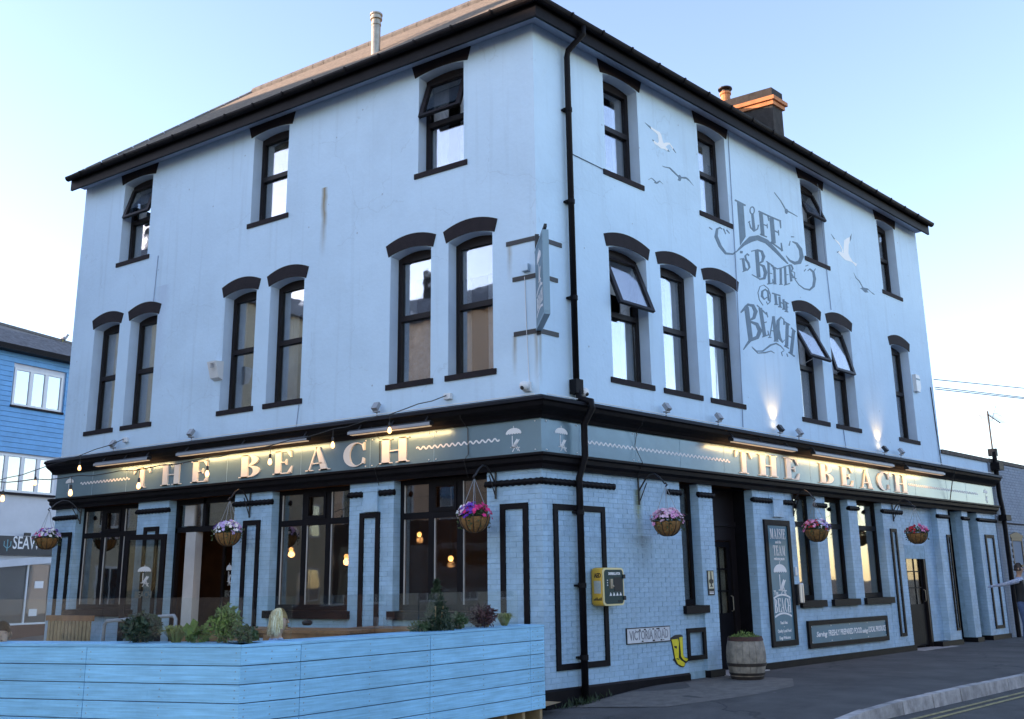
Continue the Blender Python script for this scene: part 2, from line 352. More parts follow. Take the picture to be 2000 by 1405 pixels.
# ------------------------------------------------------------------ the pub
pub = thing('pub_building', 'three storey pale blue corner pub with dark window frames and a teal name fascia', 'building')
UL, UR, URG = 11.86, 14.24, 17.35          # facade lengths (right: upper storeys, ground floor)
ZW = 10.42                                  # wall head
ZC = 4.24                                   # cornice top
def facade(F, u0, u1, z0, z1, ops, depth, wm, rm):
    mb = MB(); rvs = []
    usx = sorted({u0, u1, *[q for o in ops for q in o[:2]]}); zs = sorted({z0, z1, *[q for o in ops for q in o[2:4]]})
    for i in range(len(usx)-1):
        for j in range(len(zs)-1):
            a, b, c, d = usx[i], usx[i+1], zs[j], zs[j+1]; mu, mz = (a+b)/2, (c+d)/2
            if any(o[0] < mu < o[1] and o[2] < mz < o[3] for o in ops): continue
            mb.quad(F(a,0,c), F(b,0,c), F(b,0,d), F(a,0,d))
    for (a, b, c, d, sag) in ops:
        rv = MB(); rvs.append(rv)
        rv.quad(F(a,0,c), F(a,-depth,c), F(a,-depth,d), F(a,0,d)); rv.quad(F(b,0,c), F(b,-depth,c), F(b,-depth,d), F(b,0,d))
        rv.quad(F(a,0,c), F(b,0,c), F(b,-depth,c), F(a,-depth,c))
        n = 10; arc = []
        for k in range(n+1):
            x = -1+2*k/n; arc.append((a+(b-a)*k/n, d - sag*x*x))
        for k in range(n):
            (ua, za), (ub, zb) = arc[k], arc[k+1]
            if sag > 0: mb.quad(F(ua,0,za), F(ub,0,zb), F(ub,0,d+.0001), F(ua,0,d+.0001))
            rv.quad(F(ua,0,za), F(ub,0,zb), F(ub,-depth,zb), F(ua,-depth,za))
    mb.build('wall', wm, pub, fix=False); return rvs
# (centre u, width of opening, sill width, lintel width, storey, open angle)
WL = [(9.954,.95,1.098,1.115,2,17), (5.92,.95,1.098,1.115,2,0), (1.84,.95,1.098,1.115,2,19)] + \
     [(c,.86,.974,.945,1,0) for c in (10.642,9.42,6.551,5.323,2.456,1.244)]
WR = [(2.179,.93,1.092,1.069,2,0), (4.941,.93,1.092,1.069,2,0), (8.79,.93,1.092,1.069,2,21), (12.435,.93,1.092,1.069,2,0)] + \
     [(2.193,.99,1.13,1.10,1,21), (3.575,.99,1.13,1.11,1,0), (4.945,.99,1.13,1.12,1,0), (8.131,.97,1.13,1.09,1,25), (9.527,.97,1.12,1.10,1,14), (12.507,.95,1.12,1.06,1,0)]
DEP = .22; REV = {}
def zs_of(st): return (4.79, 7.09) if st == 1 else (8.375, 10.245)
for F, ws, u1, wm in ((FL, WL, UL, M_WALL_L), (FR, WR, UR, M_WALL_R)):
    ops = [(c-w_/2, c+w_/2, zs_of(st)[0], zs_of(st)[1], .085 if st == 1 else .06) for (c, w_, sw, lw, st, oa) in ws]
    REV[F] = facade(F, 0, u1, ZC-.05, ZW, ops, DEP, wm, M_REVEAL)
# side and back walls close the shell
mb = MB()
LB, RB = 5.5, 5.5
inner = Vector((CX*-LB, LB, 0))
def vwall(a, b, z0, z1): mb.quad(Vector((a.x,a.y,z0)), Vector((b.x,b.y,z0)), Vector((b.x,b.y,z1)), Vector((a.x,a.y,z1)))
pA, pA2, pB, pB2 = FL(UL,0,0), FL(UL,-LB,0), FR(UR,0,0), FR(UR,-RB,0)
for a, b in ((pA, pA2), (pA2, inner), (inner, pB2), (pB2, pB)): vwall(a, b, -.2, ZW)
mb.build('side_wall', M_WALL_R, pub, fix=False)
# rooms behind the upper windows
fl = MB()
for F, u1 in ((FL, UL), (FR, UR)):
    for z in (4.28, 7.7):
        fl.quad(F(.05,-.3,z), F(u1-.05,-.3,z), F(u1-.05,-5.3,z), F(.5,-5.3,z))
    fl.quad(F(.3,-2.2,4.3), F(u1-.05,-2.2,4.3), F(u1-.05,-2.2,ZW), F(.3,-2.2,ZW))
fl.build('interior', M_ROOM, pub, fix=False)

def window(F, c, wo_, sw, lw, st, ang, sgn):
    z0, z1 = zs_of(st); a, b = c-wo_/2, c+wo_/2; d0, d1 = -DEP+.005, -DEP-.07; t = .075
    zm = (z0+z1)/2 + (.0 if st == 1 else .02)
    mb = MB()
    mb.fbox(F, a, a+t, d1, d0, z0, z1); mb.fbox(F, b-t, b, d1, d0, z0, z1)
    mb.fbox(F, a+t, b-t, d1, d0, z0, z0+.07); mb.fbox(F, a+t, b-t, d1, d0, z1-.16, z1)
    mb.fbox(F, a+t, b-t, d1+.005, d0+.012, zm-.045, zm+.045)
    win = mb.build('window', M_FRAME, pub)
    ml = MB(); s = .19 if st == 1 else .215
    n = 12; top = []; bot = []
    hl = lw/2; ex = .06
    zsp = 7.004 if st == 1 else 10.185; sg = .085 if st == 1 else .06
    for k in range(n+1):
        x = -1+2*k/n; bot.append((c+x*hl, zsp + sg*(1-x*x)))
        if st == 1: top.append((c+x*(hl+ex), zsp + .205 + .12*(1-x*x)))
        else: top.append((c+x*(hl+.07), 10.418))
    for k in range(n):
        (u0, q0), (u1, q1), (u2, q2), (u3, q3) = bot[k], bot[k+1], top[k+1], top[k]
        p = [F(u0,-.0,q0), F(u1,-.0,q1), F(u1,.012,q1), F(u0,.012,q0), F(u3,-.0,q3), F(u2,-.0,q2), F(u2,.012,q2), F(u3,.012,q3)]
        ml.hexa(p)
    ml.build('lintel', M_LINTEL, win)
    ms = MB(); zt, zb = (4.79, 4.70) if st == 1 else (8.378, 8.287)
    ms.fbox(F, c-sw/2, c+sw/2, -DEP+.02, .022, zb, zt); ms.build('sill', M_LINTEL, win)
    # panes
    lo = MB(); lo.fbox(F, a+t, b-t, -DEP-.045, -DEP-.04, z0+.07, zm-.045); lo.build('pane', M_GLASS, win)
    hu0, hu1, hz0, hz1 = a+t, b-t, zm+.045, z1-.16
    up_ = MB()
    if not ang:
        up_.fbox(F, hu0, hu1, -DEP-.045, -DEP-.04, hz0, hz1); up_.build('pane', M_GLASS, win)
    else:
        A = R_(ang); L = hz1-hz0
        def Fs(u, o, v):                   # top-hung sash swung outwards: v runs down from the hinge
            return F(u, -DEP+.02 + v*math.sin(A) + o*math.cos(A), hz1 - v*math.cos(A) + o*math.sin(A))
        sm = MB(); q = .055; e = .035
        sm.fbox(Fs, hu0-e, hu0+q, -.02, .035, 0, L+e); sm.fbox(Fs, hu1-q, hu1+e, -.02, .035, 0, L+e)
        sm.fbox(Fs, hu0+q, hu1-q, -.02, .035, 0, q); sm.fbox(Fs, hu0+q, hu1-q, -.02, .035, L-q+e, L+e)
        sm.build('sash', M_FRAME, win)
        up_.fbox(Fs, hu0+q, hu1-q, 0, .005, q, L-q+e); up_.build('pane', M_GLASS, win)
        st_ = MB(); st_.tube([F(c, -DEP, zm+.05), Fs(c, 0, L-.05)], .006, 6); st_.build('stay', M_WHITEPL, win)
    # curtains: gathered strips hanging inside
    for side in (0, 1):
        cu = MB(); wv = random.uniform(.16, .42)*wo_; n = 14; x0 = a+.03 if side == 0 else b-.03-wv
        zlo = z0+.03
        for k in range(n+1):
            uu = x0 + wv*k/n; oo = -DEP-.17 + .03*math.sin(k*1.9+c)
            cu.v += [F(uu, oo, zlo), F(uu, oo, z1)]
        for k in range(n): cu.f.append((2*k, 2*k+2, 2*k+3, 2*k+1))
        cu.build('curtain', M_CURTAIN, win, smooth=True, fix=False)
    if random.random() < .5:
        bl = MB(); hgt = random.uniform(.25,.8); bl.fbox(F, a+.03, b-.03, -DEP-.125, -DEP-.12, z1-.1-(z1-zm)*hgt, z1-.05); bl.build('blind', M_BLIND, win)
    if random.random() < .45:
        nc = MB(); n = 20
        for k in range(n+1): uu = a+.03+(wo_-.06)*k/n; oo = -DEP-.14+.012*math.sin(k*2.3); nc.v += [F(uu, oo, z0+.03), F(uu, oo, zm-.02)]
        for k in range(n): nc.f.append((2*k, 2*k+2, 2*k+3, 2*k+1))
        nc.build('net_curtain', M_NET, win, smooth=True, fix=False)
    return win
for wdef, rv in zip(WL, REV[FL]): rv.build('reveal', M_REVEAL, window(FL, *wdef, 1), fix=False)
for wdef, rv in zip(WR, REV[FR]): rv.build('reveal', M_REVEAL, window(FR, *wdef, -1), fix=False)

# ---- eaves: soffit, fascia board, gutter, roof
mb = MB(); mb.sweep([(0,ZW-.0), (.32,ZW-.0), (.32,ZW+.02), (0,ZW+.02)], UL+.06, UR+.04); mb.build('soffit', M_SOFFIT, pub)
mb = MB(); mb.sweep([(.29,ZW-.13), (.335,ZW-.13), (.335,ZW+.17), (.29,ZW+.17)], UL+.08, UR+.06); mb.build('fascia_board', M_BLACK, pub)
prof = [(.335+.075*(1-math.cos(math.pi*k/8)), ZW+.15-.075*math.sin(math.pi*k/8)*1.15) for k in range(9)]
prof += [(.470, ZW+.15), (.350, ZW+.15)]
mb = MB(); mb.sweep(prof, UL+.10, UR+.08); gut = mb.build('gutter', M_BLACK, pub)
def clip(F, u):
    c = MB(); pr_ = [(.337+.083*(1-math.cos(math.pi*k/8)), ZW+.155-.083*math.sin(math.pi*k/8)*1.15) for k in range(9)]
    c.prism(lambda a, o, z: F(u+o, a, z), pr_, -.018, .018); c.build('gutter_clip', M_BLACK, gut)
for i in range(15): clip(FL, .5+i*.78)
for i in range(18): clip(FR, .45+i*.76)
EO, EZ, DD, TT = .36, ZW+.17, 2.75, .92
def roofpt(F, u, d): return F(u, EO-d, EZ + d*TT)
rows = 38
tiles = MB()
for F, uE in ((FL, UL+.10), (FR, UR+.08)):
    for k in range(rows):
        d0, d1 = DD*k/rows, DD*(k+1)/rows
        def ends(d): return (uE-d, (-CX if F is FL else None), d)
        def pt(d, end, lift):
            o = EO-d; z = EZ+d*TT+lift
            return F(uE-d, o, z) if end else FC(o, z)
        tiles.quad(pt(d0,0,.022), pt(d0,1,.022), pt(d1,1,.002), pt(d1,0,.002))
        tiles.quad(pt(d0,0,.022), pt(d0,1,.022), pt(d0,1,.0), pt(d0,0,.0))
roof = tiles.build('roof', M_TILE, pub, fix=False)
bk = MB()
rl, rc, rr = FL(UL+.10-DD, EO-DD, EZ+DD*TT), FC(EO-DD, EZ+DD*TT), FR(UR+.08-DD, EO-DD, EZ+DD*TT)
el, er = FL(UL+.10, EO-2*DD, EZ), FR(UR+.08, EO-2*DD, EZ); ec = FC(EO-2*DD, EZ)
bk.add([FL(UL+.10,EO,EZ), el, rl], [(0,1,2)]); bk.add([FR(UR+.08,EO,EZ), er, rr], [(0,1,2)])
bk.quad(el, ec, rc, rl); bk.quad(ec, er, rr, rc)
bk.build('roof_back', M_TILE, roof, fix=False)
rid = MB(); n = 22
M_RIDGE = mat('ridge_tile', (.16,.15,.14), .85, var=.3, vscale=8)
for k in range(n):
    a, b = rl.lerp(rc, k/n), rl.lerp(rc, (k+.97)/n); rid.tube([a, b], .10, 8)
for k in range(12):
    a, b = FL(UL+.10,EO,EZ).lerp(rl, k/12), FL(UL+.10,EO,EZ).lerp(rl, (k+.96)/12); rid.tube([a, b], .06, 8)
rid.build('ridge_tiles', M_RIDGE, roof)
# flue on the left slope
fb = FL(3.78, -.52, 11.2)
mb = MB(); mb.lathe([(.085,-.1),(.085,.78),(.095,.79),(.095,.83),(.085,.84),(.085,.90),(.115,.91),(.115,.95),(.10,.955),(.10,.99),(.12,1.0),(.12,1.03),(.03,1.06)], 18, fb)
mb.lathe([(.17,-.14),(.10,.02)], 18, fb); mb.build('flue_pipe', M_STEEL, pub, smooth=False)
# chimney stack over the right wing
ch = MB(); cu, cw, cdp = 9.2, 1.15, .62
M_CHIM = mat('sooty_brick', (.035,.031,.030), .9, var=.4, vscale=5, bump=.4, bscale=30)
M_TERRA = mat('terracotta', (.55,.20,.08), .8, var=.3, vscale=5)
CK = FR(9.56, -1.2, 0)
cF = lambda a, b, z: CK + Vector((-a, 0, 0)) + DR*b + Vector((0, 0, z))
ch.fbox(cF, 0, 1.75, 0, .46, 10.9, 12.90); ch.fbox(cF, -.02, 1.77, -.02, .48, 13.125, 13.36)
chim = ch.build('chimney', M_CHIM, pub)
for z0, e in ((12.905,.05), (13.015,.10)):
    mb = MB(); mb.fbox(cF, -e, 1.75+e, -e, .46+e, z0, z0+.10); mb.build('brick_band', M_TERRA, chim)
mb = MB(); pc_ = cF(1.28, .23, 13.36); mb.lathe([(.16,0),(.16,.05),(.125,.08),(.115,.26),(.145,.28),(.145,.33)], 14, pc_); mb.build('chimney_pot', M_TERRA, chim)
mb = MB(); mb.lathe([(.09,.33),(.09,.40),(.18,.42),(.18,.45),(.02,.49)], 14, pc_); mb.build('pot_cowl', M_IRON, chim)

# ---- ground floor: cornice, fascia panel, mouldings, plinth
mb = MB(); mb.sweep([(0,ZC+.06),(.10,ZC+.04),(.31,ZC-.03),(.33,ZC-.08),(.29,ZC-.10),(.27,ZC-.155),(.21,ZC-.20),(.18,ZC-.215),(.13,ZC-.26),(.11,ZC-.30),(0,ZC-.30)], UL+.08, URG-.05); mb.build('cornice', M_BLACK, pub)
mb = MB(); mb.sweep([(0,3.43),(.055,3.43),(.055,3.945),(0,3.945)], UL-.02, URG-.15); fascia = mb.build('fascia', M_PANEL, pub)
mb = MB(); mb.sweep([(0,3.432),(.19,3.425),(.19,3.39),(.15,3.37),(.14,3.31),(.09,3.27),(.07,3.21),(0,3.21)], UL+.04, URG-.1); mb.build('lower_moulding', M_BLACK, pub)
mb = MB(); mb.sweep([(-.3,-.4),(.045,-.4),(.045,.13),(.02,.155),(-.3,.155)], UL, 3.29); mb.build('plinth', M_BLACK, pub)
# ceiling and back of the bar behind the shopfront
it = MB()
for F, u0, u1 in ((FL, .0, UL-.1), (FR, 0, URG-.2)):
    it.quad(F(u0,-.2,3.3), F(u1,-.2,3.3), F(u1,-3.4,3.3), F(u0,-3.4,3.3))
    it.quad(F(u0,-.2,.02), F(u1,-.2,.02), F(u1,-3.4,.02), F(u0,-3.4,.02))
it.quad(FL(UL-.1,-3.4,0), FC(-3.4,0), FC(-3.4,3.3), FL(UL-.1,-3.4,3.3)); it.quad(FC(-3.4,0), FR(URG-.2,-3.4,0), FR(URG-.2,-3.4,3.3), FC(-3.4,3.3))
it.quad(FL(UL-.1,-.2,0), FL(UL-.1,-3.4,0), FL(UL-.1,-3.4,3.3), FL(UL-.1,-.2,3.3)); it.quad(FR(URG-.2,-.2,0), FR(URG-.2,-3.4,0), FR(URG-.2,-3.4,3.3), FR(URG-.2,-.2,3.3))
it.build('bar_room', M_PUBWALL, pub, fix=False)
mb = MB()
mb.quad(FR(UR,-.0,ZC-.02), FR(URG-.05,0,ZC-.02), FR(URG-.05,-3.4,ZC-.02), FR(UR,-3.4,ZC-.02)); mb.build('flat_roof', M_ROOM, pub, fix=False)
# parapet over the single storey end
mb = MB(); mb.fbox(FR, UR+.002, URG-.12, -.25, 0, ZC-.02, 4.60); par = mb.build('parapet', M_WALL_R, pub)
M_COPING = mat('mossy_coping', (.12,.10,.085), .95, var=.4, vscale=6, bump=.5, bscale=30)
for k in range(7):
    mb = MB(); a = UR+.01+k*.44; mb.fbox(FR, a, min(a+.43, URG-.08), -.30, .05, 4.602, 4.70); mb.build('coping_stone', M_COPING, par)

# ---- brickwork
BL, BH, J = .218, .068, .007
brick_regions = []                          # (frame, u0, u1, z0, z1, offset, depth)
for a, b in ((11.13,11.86), (8.22,9.14), (5.47,6.41), (2.74,3.67), (.0,.95)): brick_regions.append((FL, a, b, .155, 3.21, 0, .17))
for a, b in ((9.14,11.13), (3.67,5.47), (.95,2.74)): brick_regions.append((FL, a, b, .155, 1.06, -.05, .1))
for a, b in ((0,3.30), (3.83,4.24), (5.52,6.96), (10.70,11.62), (13.58,14.18), (15.08,15.44), (16.07,17.28)):
    brick_regions.append((FR, a, b, .155, 3.21, 0, .17))
brick_regions += [(FR, 3.30, 3.83, .155, 1.06, -.05, .1), (FR, 6.96, 10.70, .155, 1.06, -.004, .16), (FR, 7.77, 8.18, 1.067, 3.21, 0, .17), (FR, 9.15, 9.54, 1.067, 3.21, 0, .17),
                  (FR, 13.02, 13.58, .155, 3.21, -.15, .1), (FR, 11.62, 13.02, 2.32, 3.21, -.15, .1)]
unit = MB(); unit.box(-.5,.5,-.5,.5,-.5,.5)
umes = []
for bm_m in BMR: ume = bpy.data.meshes.new('brick'); ume.from_pydata(unit.v, [], unit.f); ume.materials.append(bm_m); umes.append(ume)
field = {FL: MB(), FR: MB()}; nbrick = 0
rotR = Matrix.Rotation(ANG, 4, 'Z')
for (F, a, b, z0, z1, off, dep) in brick_regions:
    back = MB(); back.fbox(F, a+.004, b-.004, off-dep-.12, off-.006, z0-.3, z1)
    bo = back.build('brick_wall' if (a, b) == (0, 3.30) else 'brick_pier', M_MORTAR, pub)
    if (a, b) == (0, 3.30): brick_parent = bo
    row = 0; z = z0
    while z < z1-.01:
        zt = min(z+BH, z1)
        u = a - (BL+J)*(.5 if row % 2 else 0)
        while u < b-.005:
            u0, u1 = max(u, a), min(u+BL, b)
            if u1-u0 > .02:
                jo = random.uniform(-.0018,.0022)
                if F is FR and a == 0 and b == 3.30 and nbrick < 300 and .45 < z < 2.45 and u0 > .05:
                    nbrick += 1
                    o = bpy.data.objects.new('brick', random.choice(umes)); COL.objects.link(o); o.parent = brick_parent
                    o.matrix_basis = Matrix.Translation(FR((u0+u1)/2, off+jo-dep/2, (z+zt)/2)) @ rotR @ Matrix.Diagonal((u1-u0, dep, zt-z, 1))
                else: field[F].fbox(F, u0, u1, off-dep, off+jo, z, zt)
            u += BL+J
        z += BH+J; row += 1
for F, ms_ in ((FL, BML), (FR, BMR)):
    fo = stuff(field[F].build('brick_field', ms_[0], pub)); fo.data.materials.append(ms_[1]); fo.data.materials.append(ms_[2])
    nf = len(fo.data.polygons); fo.data.polygons.foreach_set('material_index', [x for _ in range(nf//6) for x in [random.choice((0,0,1,2))]*6])
# black plinths of the piers
for a, b in ((3.83,4.26), (5.50,11.64), (13.0,14.2), (15.06,15.46), (16.05,17.3)): mb = MB(); mb.fbox(FR, a, b, -.3, .05, -.3, .15); mb.build('plinth', M_BLACK, pub)
# rope mouldings across the piers
def rope(F, a, b, z=3.03):
    n = max(6, int((b-a)/.02)); m = 8; mb = MB()
    for i in range(n+1):
        u = a+(b-a)*i/n
        for k in range(m):
            q = 2*math.pi*k/m; r = .046*(1+.16*math.sin(2*q + u*62))
            mb.v.append(F(u, .012+r*math.cos(q), z+r*math.sin(q)))
    for i in range(n):
        for k in range(m): mb.f.append((i*m+k, i*m+(k+1) % m, (i+1)*m+(k+1) % m, (i+1)*m+k))
    mb.f.append(tuple(range(m))); mb.f.append(tuple(n*m+k for k in range(m)))
    mb.build('rope_moulding', M_BLACK, pub, smooth=True)
for a, b in ((11.11,11.88), (8.2,9.16), (5.45,6.43), (2.72,3.02), (3.36,3.69), (-.03,.97)): rope(FL, a, b)
for a, b in ((-.03,1.60), (2.95,3.31), (3.81,4.26), (5.5,6.12), (6.53,6.98), (7.75,8.2), (9.13,9.56), (10.68,11.64), (13.56,14.2), (15.06,15.46), (16.05,17.3)): rope(FR, a, b)
# keystones
for F, a, b in ((FL, 3.04, 3.34), (FR, 6.15, 6.50)):
    mb = MB(); mb.fbox(F, a, b, 0, .05, 2.74, 3.06); mb.fbox(F, a-.02, b+.02, 0, .06, 3.062, 3.10); mb.build('keystone', M_BRICK, pub)
# raised black outline frames
def outline(F, u0, u1, z0, z1, t=.085, bottom=True):
    mb = MB(); o0, o1 = -.01, .028
    mb.fbox(F, u0, u0+t, o0, o1, z0, z1); mb.fbox(F, u1-t, u1, o0, o1, z0, z1); mb.fbox(F, u0+t, u1-t, o0, o1, z1-t, z1)
    if bottom: mb.fbox(F, u0+t, u1-t, o0, o1, z0, z0+t)
    mb.build('pier_outline', M_BLACK, pub)
for a, b in ((11.22,11.64), (8.46,8.9), (5.73,6.15), (3.01,3.43), (.23,.71)): outline(FL, a, b, .4, 2.73)
outline(FR, .22, 1.35, .39, 2.71); outline(FR, 10.98, 11.28, .36, 2.66, .07); outline(FR, 13.98, 14.17, .36, 2.6, .05); outline(FR, 16.4, 17.0, .3, 2.66, .08)
outline(FR, 3.28, 3.80, .34, .84, .07)

# ---- shopfront windows and doors
M_CREAMPOST = mat('cream_post', (.50,.47,.45), .6, var=.1)
def shopwin(F, a, b, z0=1.2, z1=3.22, thirds=True, tr=2.65, off=-.17):
    mb = MB(); f = .07; d0, d1 = off-.06, off
    mb.fbox(F, a, a+f, d0, d1, z0, z1); mb.fbox(F, b-f, b, d0, d1, z0, z1)
    mb.fbox(F, a+f, b-f, d0, d1, z0, z0+.09); mb.fbox(F, a+f, b-f, d0, d1, z1-.08, z1); mb.fbox(F, a+f, b-f, d0, d1+.01, tr-.05, tr+.05)
    n = 3 if thirds else 1; w_ = (b-a-2*f)/n
    for k in range(1, n):
        m_ = a+f+w_*k; mb.fbox(F, m_-.05, m_+.05, d0, d1+.005, z0+.09, tr-.05); mb.fbox(F, m_-.05, m_+.05, d0, d1+.005, tr+.05, z1-.08)
    if thirds:                              # opening toplight frame in the middle bay
        m0, m1 = a+f+w_+.05, a+2*w_+f-.05
        for (p, q, r, s) in ((m0, m0+.05, tr+.05, z1-.08), (m1-.05, m1, tr+.05, z1-.08), (m0+.05, m1-.05, tr+.05, tr+.11), (m0+.05, m1-.05, z1-.14, z1-.08)): mb.fbox(F, p, q, d1-.01, d1+.025, r, s)
    win = mb.build('shop_window', M_BLACK, pub)
    for k in range(n):
        g0, g1 = a+f+w_*k+(.05 if k else 0), a+f+w_*(k+1)-(.05 if k < n-1 else 0)
        for q0, q1 in ((z0+.09, tr-.05), (tr+.05, z1-.08)):
            pn = MB(); pn.fbox(F, g0, g1, off-.04, off-.034, q0, q1); pn.build('pane', M_GLASS_G, win)
            bd = MB(); bd.fbox(F, g1-.016 if F is FL else g0, g1 if F is FL else g0+.016, off-.03, off-.012, q0, q1); bd.build('glazing_bead', M_CREAMPOST, win)
    ms = MB(); ms.fbox(F, a-.06, b+.06, off-.06, .07, z0-.13, z0-.005); ms.build('sill', M_BLACK, win)
    return win
shopwin(FL, 9.14, 11.13); shopwin(FL, 3.67, 5.47); shopwin(FL, .95, 2.74)
shopwin(FR, 3.30, 3.83, thirds=False)
for a, b in ((6.96,7.77), (8.18,9.15), (9.54,10.70)): shopwin(FR, a, b, thirds=False)
def door_leaf(name, P0, P1, z0, z1, parent, glass=(.45,2.1), bars=False, wm=None):
    """panelled leaf between two plan points, glazed upper part"""
    P0, P1 = Vector(P0), Vector(P1); d = (P1-P0); W = d.length; d.normalize(); nn = Vector((d.y, -d.x, 0))
    D = lambda u, o, z: Vector((P0.x, P0.y, 0)) + d*u + nn*o + Vector((0,0,z))
    mb = MB(); s = .1
    mb.fbox(D, 0, s, -.022, .022, z0, z1); mb.fbox(D, W-s, W, -.022, .022, z0, z1); mb.fbox(D, s, W-s, -.022, .022, z1-s, z1); mb.fbox(D, s, W-s, -.022, .022, z0, glass[0])
    if bars:
        for k in (1, 2): mb.fbox(D, W*k/3-.012, W*k/3+.012, -.012, .016, glass[0], z1-s); mb.fbox(D, s, W-s, -.012, .014, glass[0]+(z1-s-glass[0])*k/3-.012, glass[0]+(z1-s-glass[0])*k/3+.012)
    o = mb.build(name, M_BLACK, parent); pn = MB(); pn.fbox(D, s, W-s, -.003, .003, glass[0], z1-s); pn.build('pane', M_GLASS_D, o)
    h = MB(); h.tube([D(W-.05, .03, 1.05), D(W-.05, .07, 1.07), D(W-.05, .07, 1.3), D(W-.05, .03, 1.32)], .012, 6); h.build('handle', M_STEEL, o)
    return o, D
# left entrance (u 6.41 - 8.22), double doors thrown open
mb = MB(); mb.fbox(FL, 6.41, 8.22, -.26, -.17, 2.60, 2.70); mb.fbox(FL, 6.41, 6.48, -.26, -.17, .0, 3.22); mb.fbox(FL, 8.15, 8.22, -.26, -.17, .0, 3.22); mb.fbox(FL, 7.38, 7.46, -.26, -.17, 2.70, 3.22); mb.fbox(FL, 6.48, 8.15, -.26, -.17, 3.12, 3.22)
ent = mb.build('door_frame', M_BLACK, pub)
mb = MB(); mb.fbox(FL, 7.58, 7.86, -.30, -.14, .05, 2.598); mb.fbox(FL, 7.72, 7.98, -.25, -.185, 2.72, 3.10); mb.build('door_post', M_CREAMPOST, ent)
for a, b in ((6.48,7.38), (7.46,8.15)):
    mb = MB(); mb.fbox(FL, a, b, -.222, -.216, 2.70, 3.12); mb.build('pane', M_GLASS_G, ent)
DOORLOGO = []
lf1, D1 = door_leaf('door', FL(8.20,.03,0), FL(9.05,.30,0), .12, 2.58, pub)
lf2, D2 = door_leaf('door', FL(6.50,-.22,0), FL(7.22,-.5,0), .12, 2.58, pub)
for lf_, Dx, flip in ((lf1, D1, -1), (lf2, D2, -1)):
    Hx = lambda u, o, z, Dx=Dx, flip=flip: Dx(.42+flip*(u-.42), o, z)
    put = lambda m_, p, Hx=Hx: m_.prism(Hx, [(.42+x, z) for x, z in p], -.006, .006)
    DOORLOGO.append((lf_, put, Hx))
# right main door (u 4.24 - 5.52), deep porch
mb = MB()
mb.quad(FR(4.24,-.17,0), FR(4.24,-.45,0), FR(4.24,-.45,3.3), FR(4.24,-.17,3.3)); mb.quad(FR(5.52,-.17,0), FR(5.52,-.45,0), FR(5.52,-.45,3.3), FR(5.52,-.17,3.3)); mb.quad(FR(4.24,-.1,3.2), FR(5.52,-.1,3.2), FR(5.52,-.45,3.2), FR(4.24,-.45,3.2))
mb.build('porch', M_BLACK, pub, fix=False)
mb = MB(); mb.fbox(FR, 4.24, 5.52, -.55, -.42, 2.3, 3.22); mb.fbox(FR, 4.24, 4.36, -.55, -.42, 0, 2.3); mb.fbox(FR, 5.36, 5.52, -.55, -.42, 0, 2.3); mb.fbox(FR, 4.24, 5.52, -.42, -.39, 2.55, 2.64); mb.build('door_frame', M_FRAME, pub)
M_MESHGLASS = mat('lace_blind', (.46,.44,.38), .8, var=.35, vscale=4)
dl, DD_ = door_leaf('door', FR(4.36,-.48,0), FR(5.36,-.48,0), .06, 2.28, pub, (1.02,2.1), True)
mb = MB(); mb.fbox(FR, 4.46, 5.26, -.54, -.52, 1.02, 2.18); mb.build('door_blind', M_MESHGLASS, dl)
mb = MB(); mb.fbox(FR, 4.22, 5.54, -.72, .10, -.2, .055); mb.build('door_step', M_KERB, pub)
# second door in the recessed bay
mb = MB(); mb.fbox(FR, 11.62, 11.74, -.32, -.16, 0, 2.31); mb.fbox(FR, 12.92, 13.02, -.32, -.16, 0, 2.31); mb.fbox(FR, 11.74, 12.92, -.32, -.16, 2.2, 2.31); mb.build('door_frame', M_FRAME, pub)
d2, _ = door_leaf('door', FR(11.74,-.24,0), FR(12.92,-.24,0), .08, 2.2, pub, (1.0,2.1), True)
mb = MB(); mb.fbox(FR, 11.85, 12.8, -.31, -.29, 1.0, 2.1); mb.build('door_blind', M_MESHGLASS, d2)
mb = MB(); mb.fbox(FR, 11.6, 13.5, -.2, .22, -.2, .045); mb.build('door_step', M_KERB, pub)
# black panels painting in the shade of the recessed gaps at the far end
mb = MB(); mb.fbox(FR, 14.18, 15.08, -.6, -.5, 0, 3.25); mb.fbox(FR, 15.44, 16.07, -.5, -.4, 0, 3.25); mb.build('passage_shade', M_BLACK, pub)

# ---- lettering helpers
def stroke(pts):                            # [(x,y,w)...] -> closed polygon
    Lf, Rg = [], []
    for i, (x, y, w_) in enumerate(pts):
        x0, y0, _ = pts[max(i-1,0)]; x1, y1, _ = pts[min(i+1,len(pts)-1)]
        dx, dy = x1-x0, y1-y0; l = math.hypot(dx, dy) or 1
        nx, ny = -dy/l*w_/2, dx/l*w_/2; Lf.append((x+nx, y+ny)); Rg.append((x-nx, y-ny))
    return Lf + Rg[::-1]
def rect(x0, x1, y0, y1): return [(x0,y0), (x1,y0), (x1,y1), (x0,y1)]
def ell(cx, cy, rx, ry, a0, a1, n=14): return [(cx+rx*math.cos(R_(a0+(a1-a0)*k/n)), cy+ry*math.sin(R_(a0+(a1-a0)*k/n))) for k in range(n+1)]
def halfring(cx, cy, rx, ry, ix, iy): return ell(cx, cy, rx, ry, -90, 90) + ell(cx, cy, ix, iy, 90, -90)
SER = .045
def serif(x0, x1, y): return rect(x0, x1, y, y+SER)
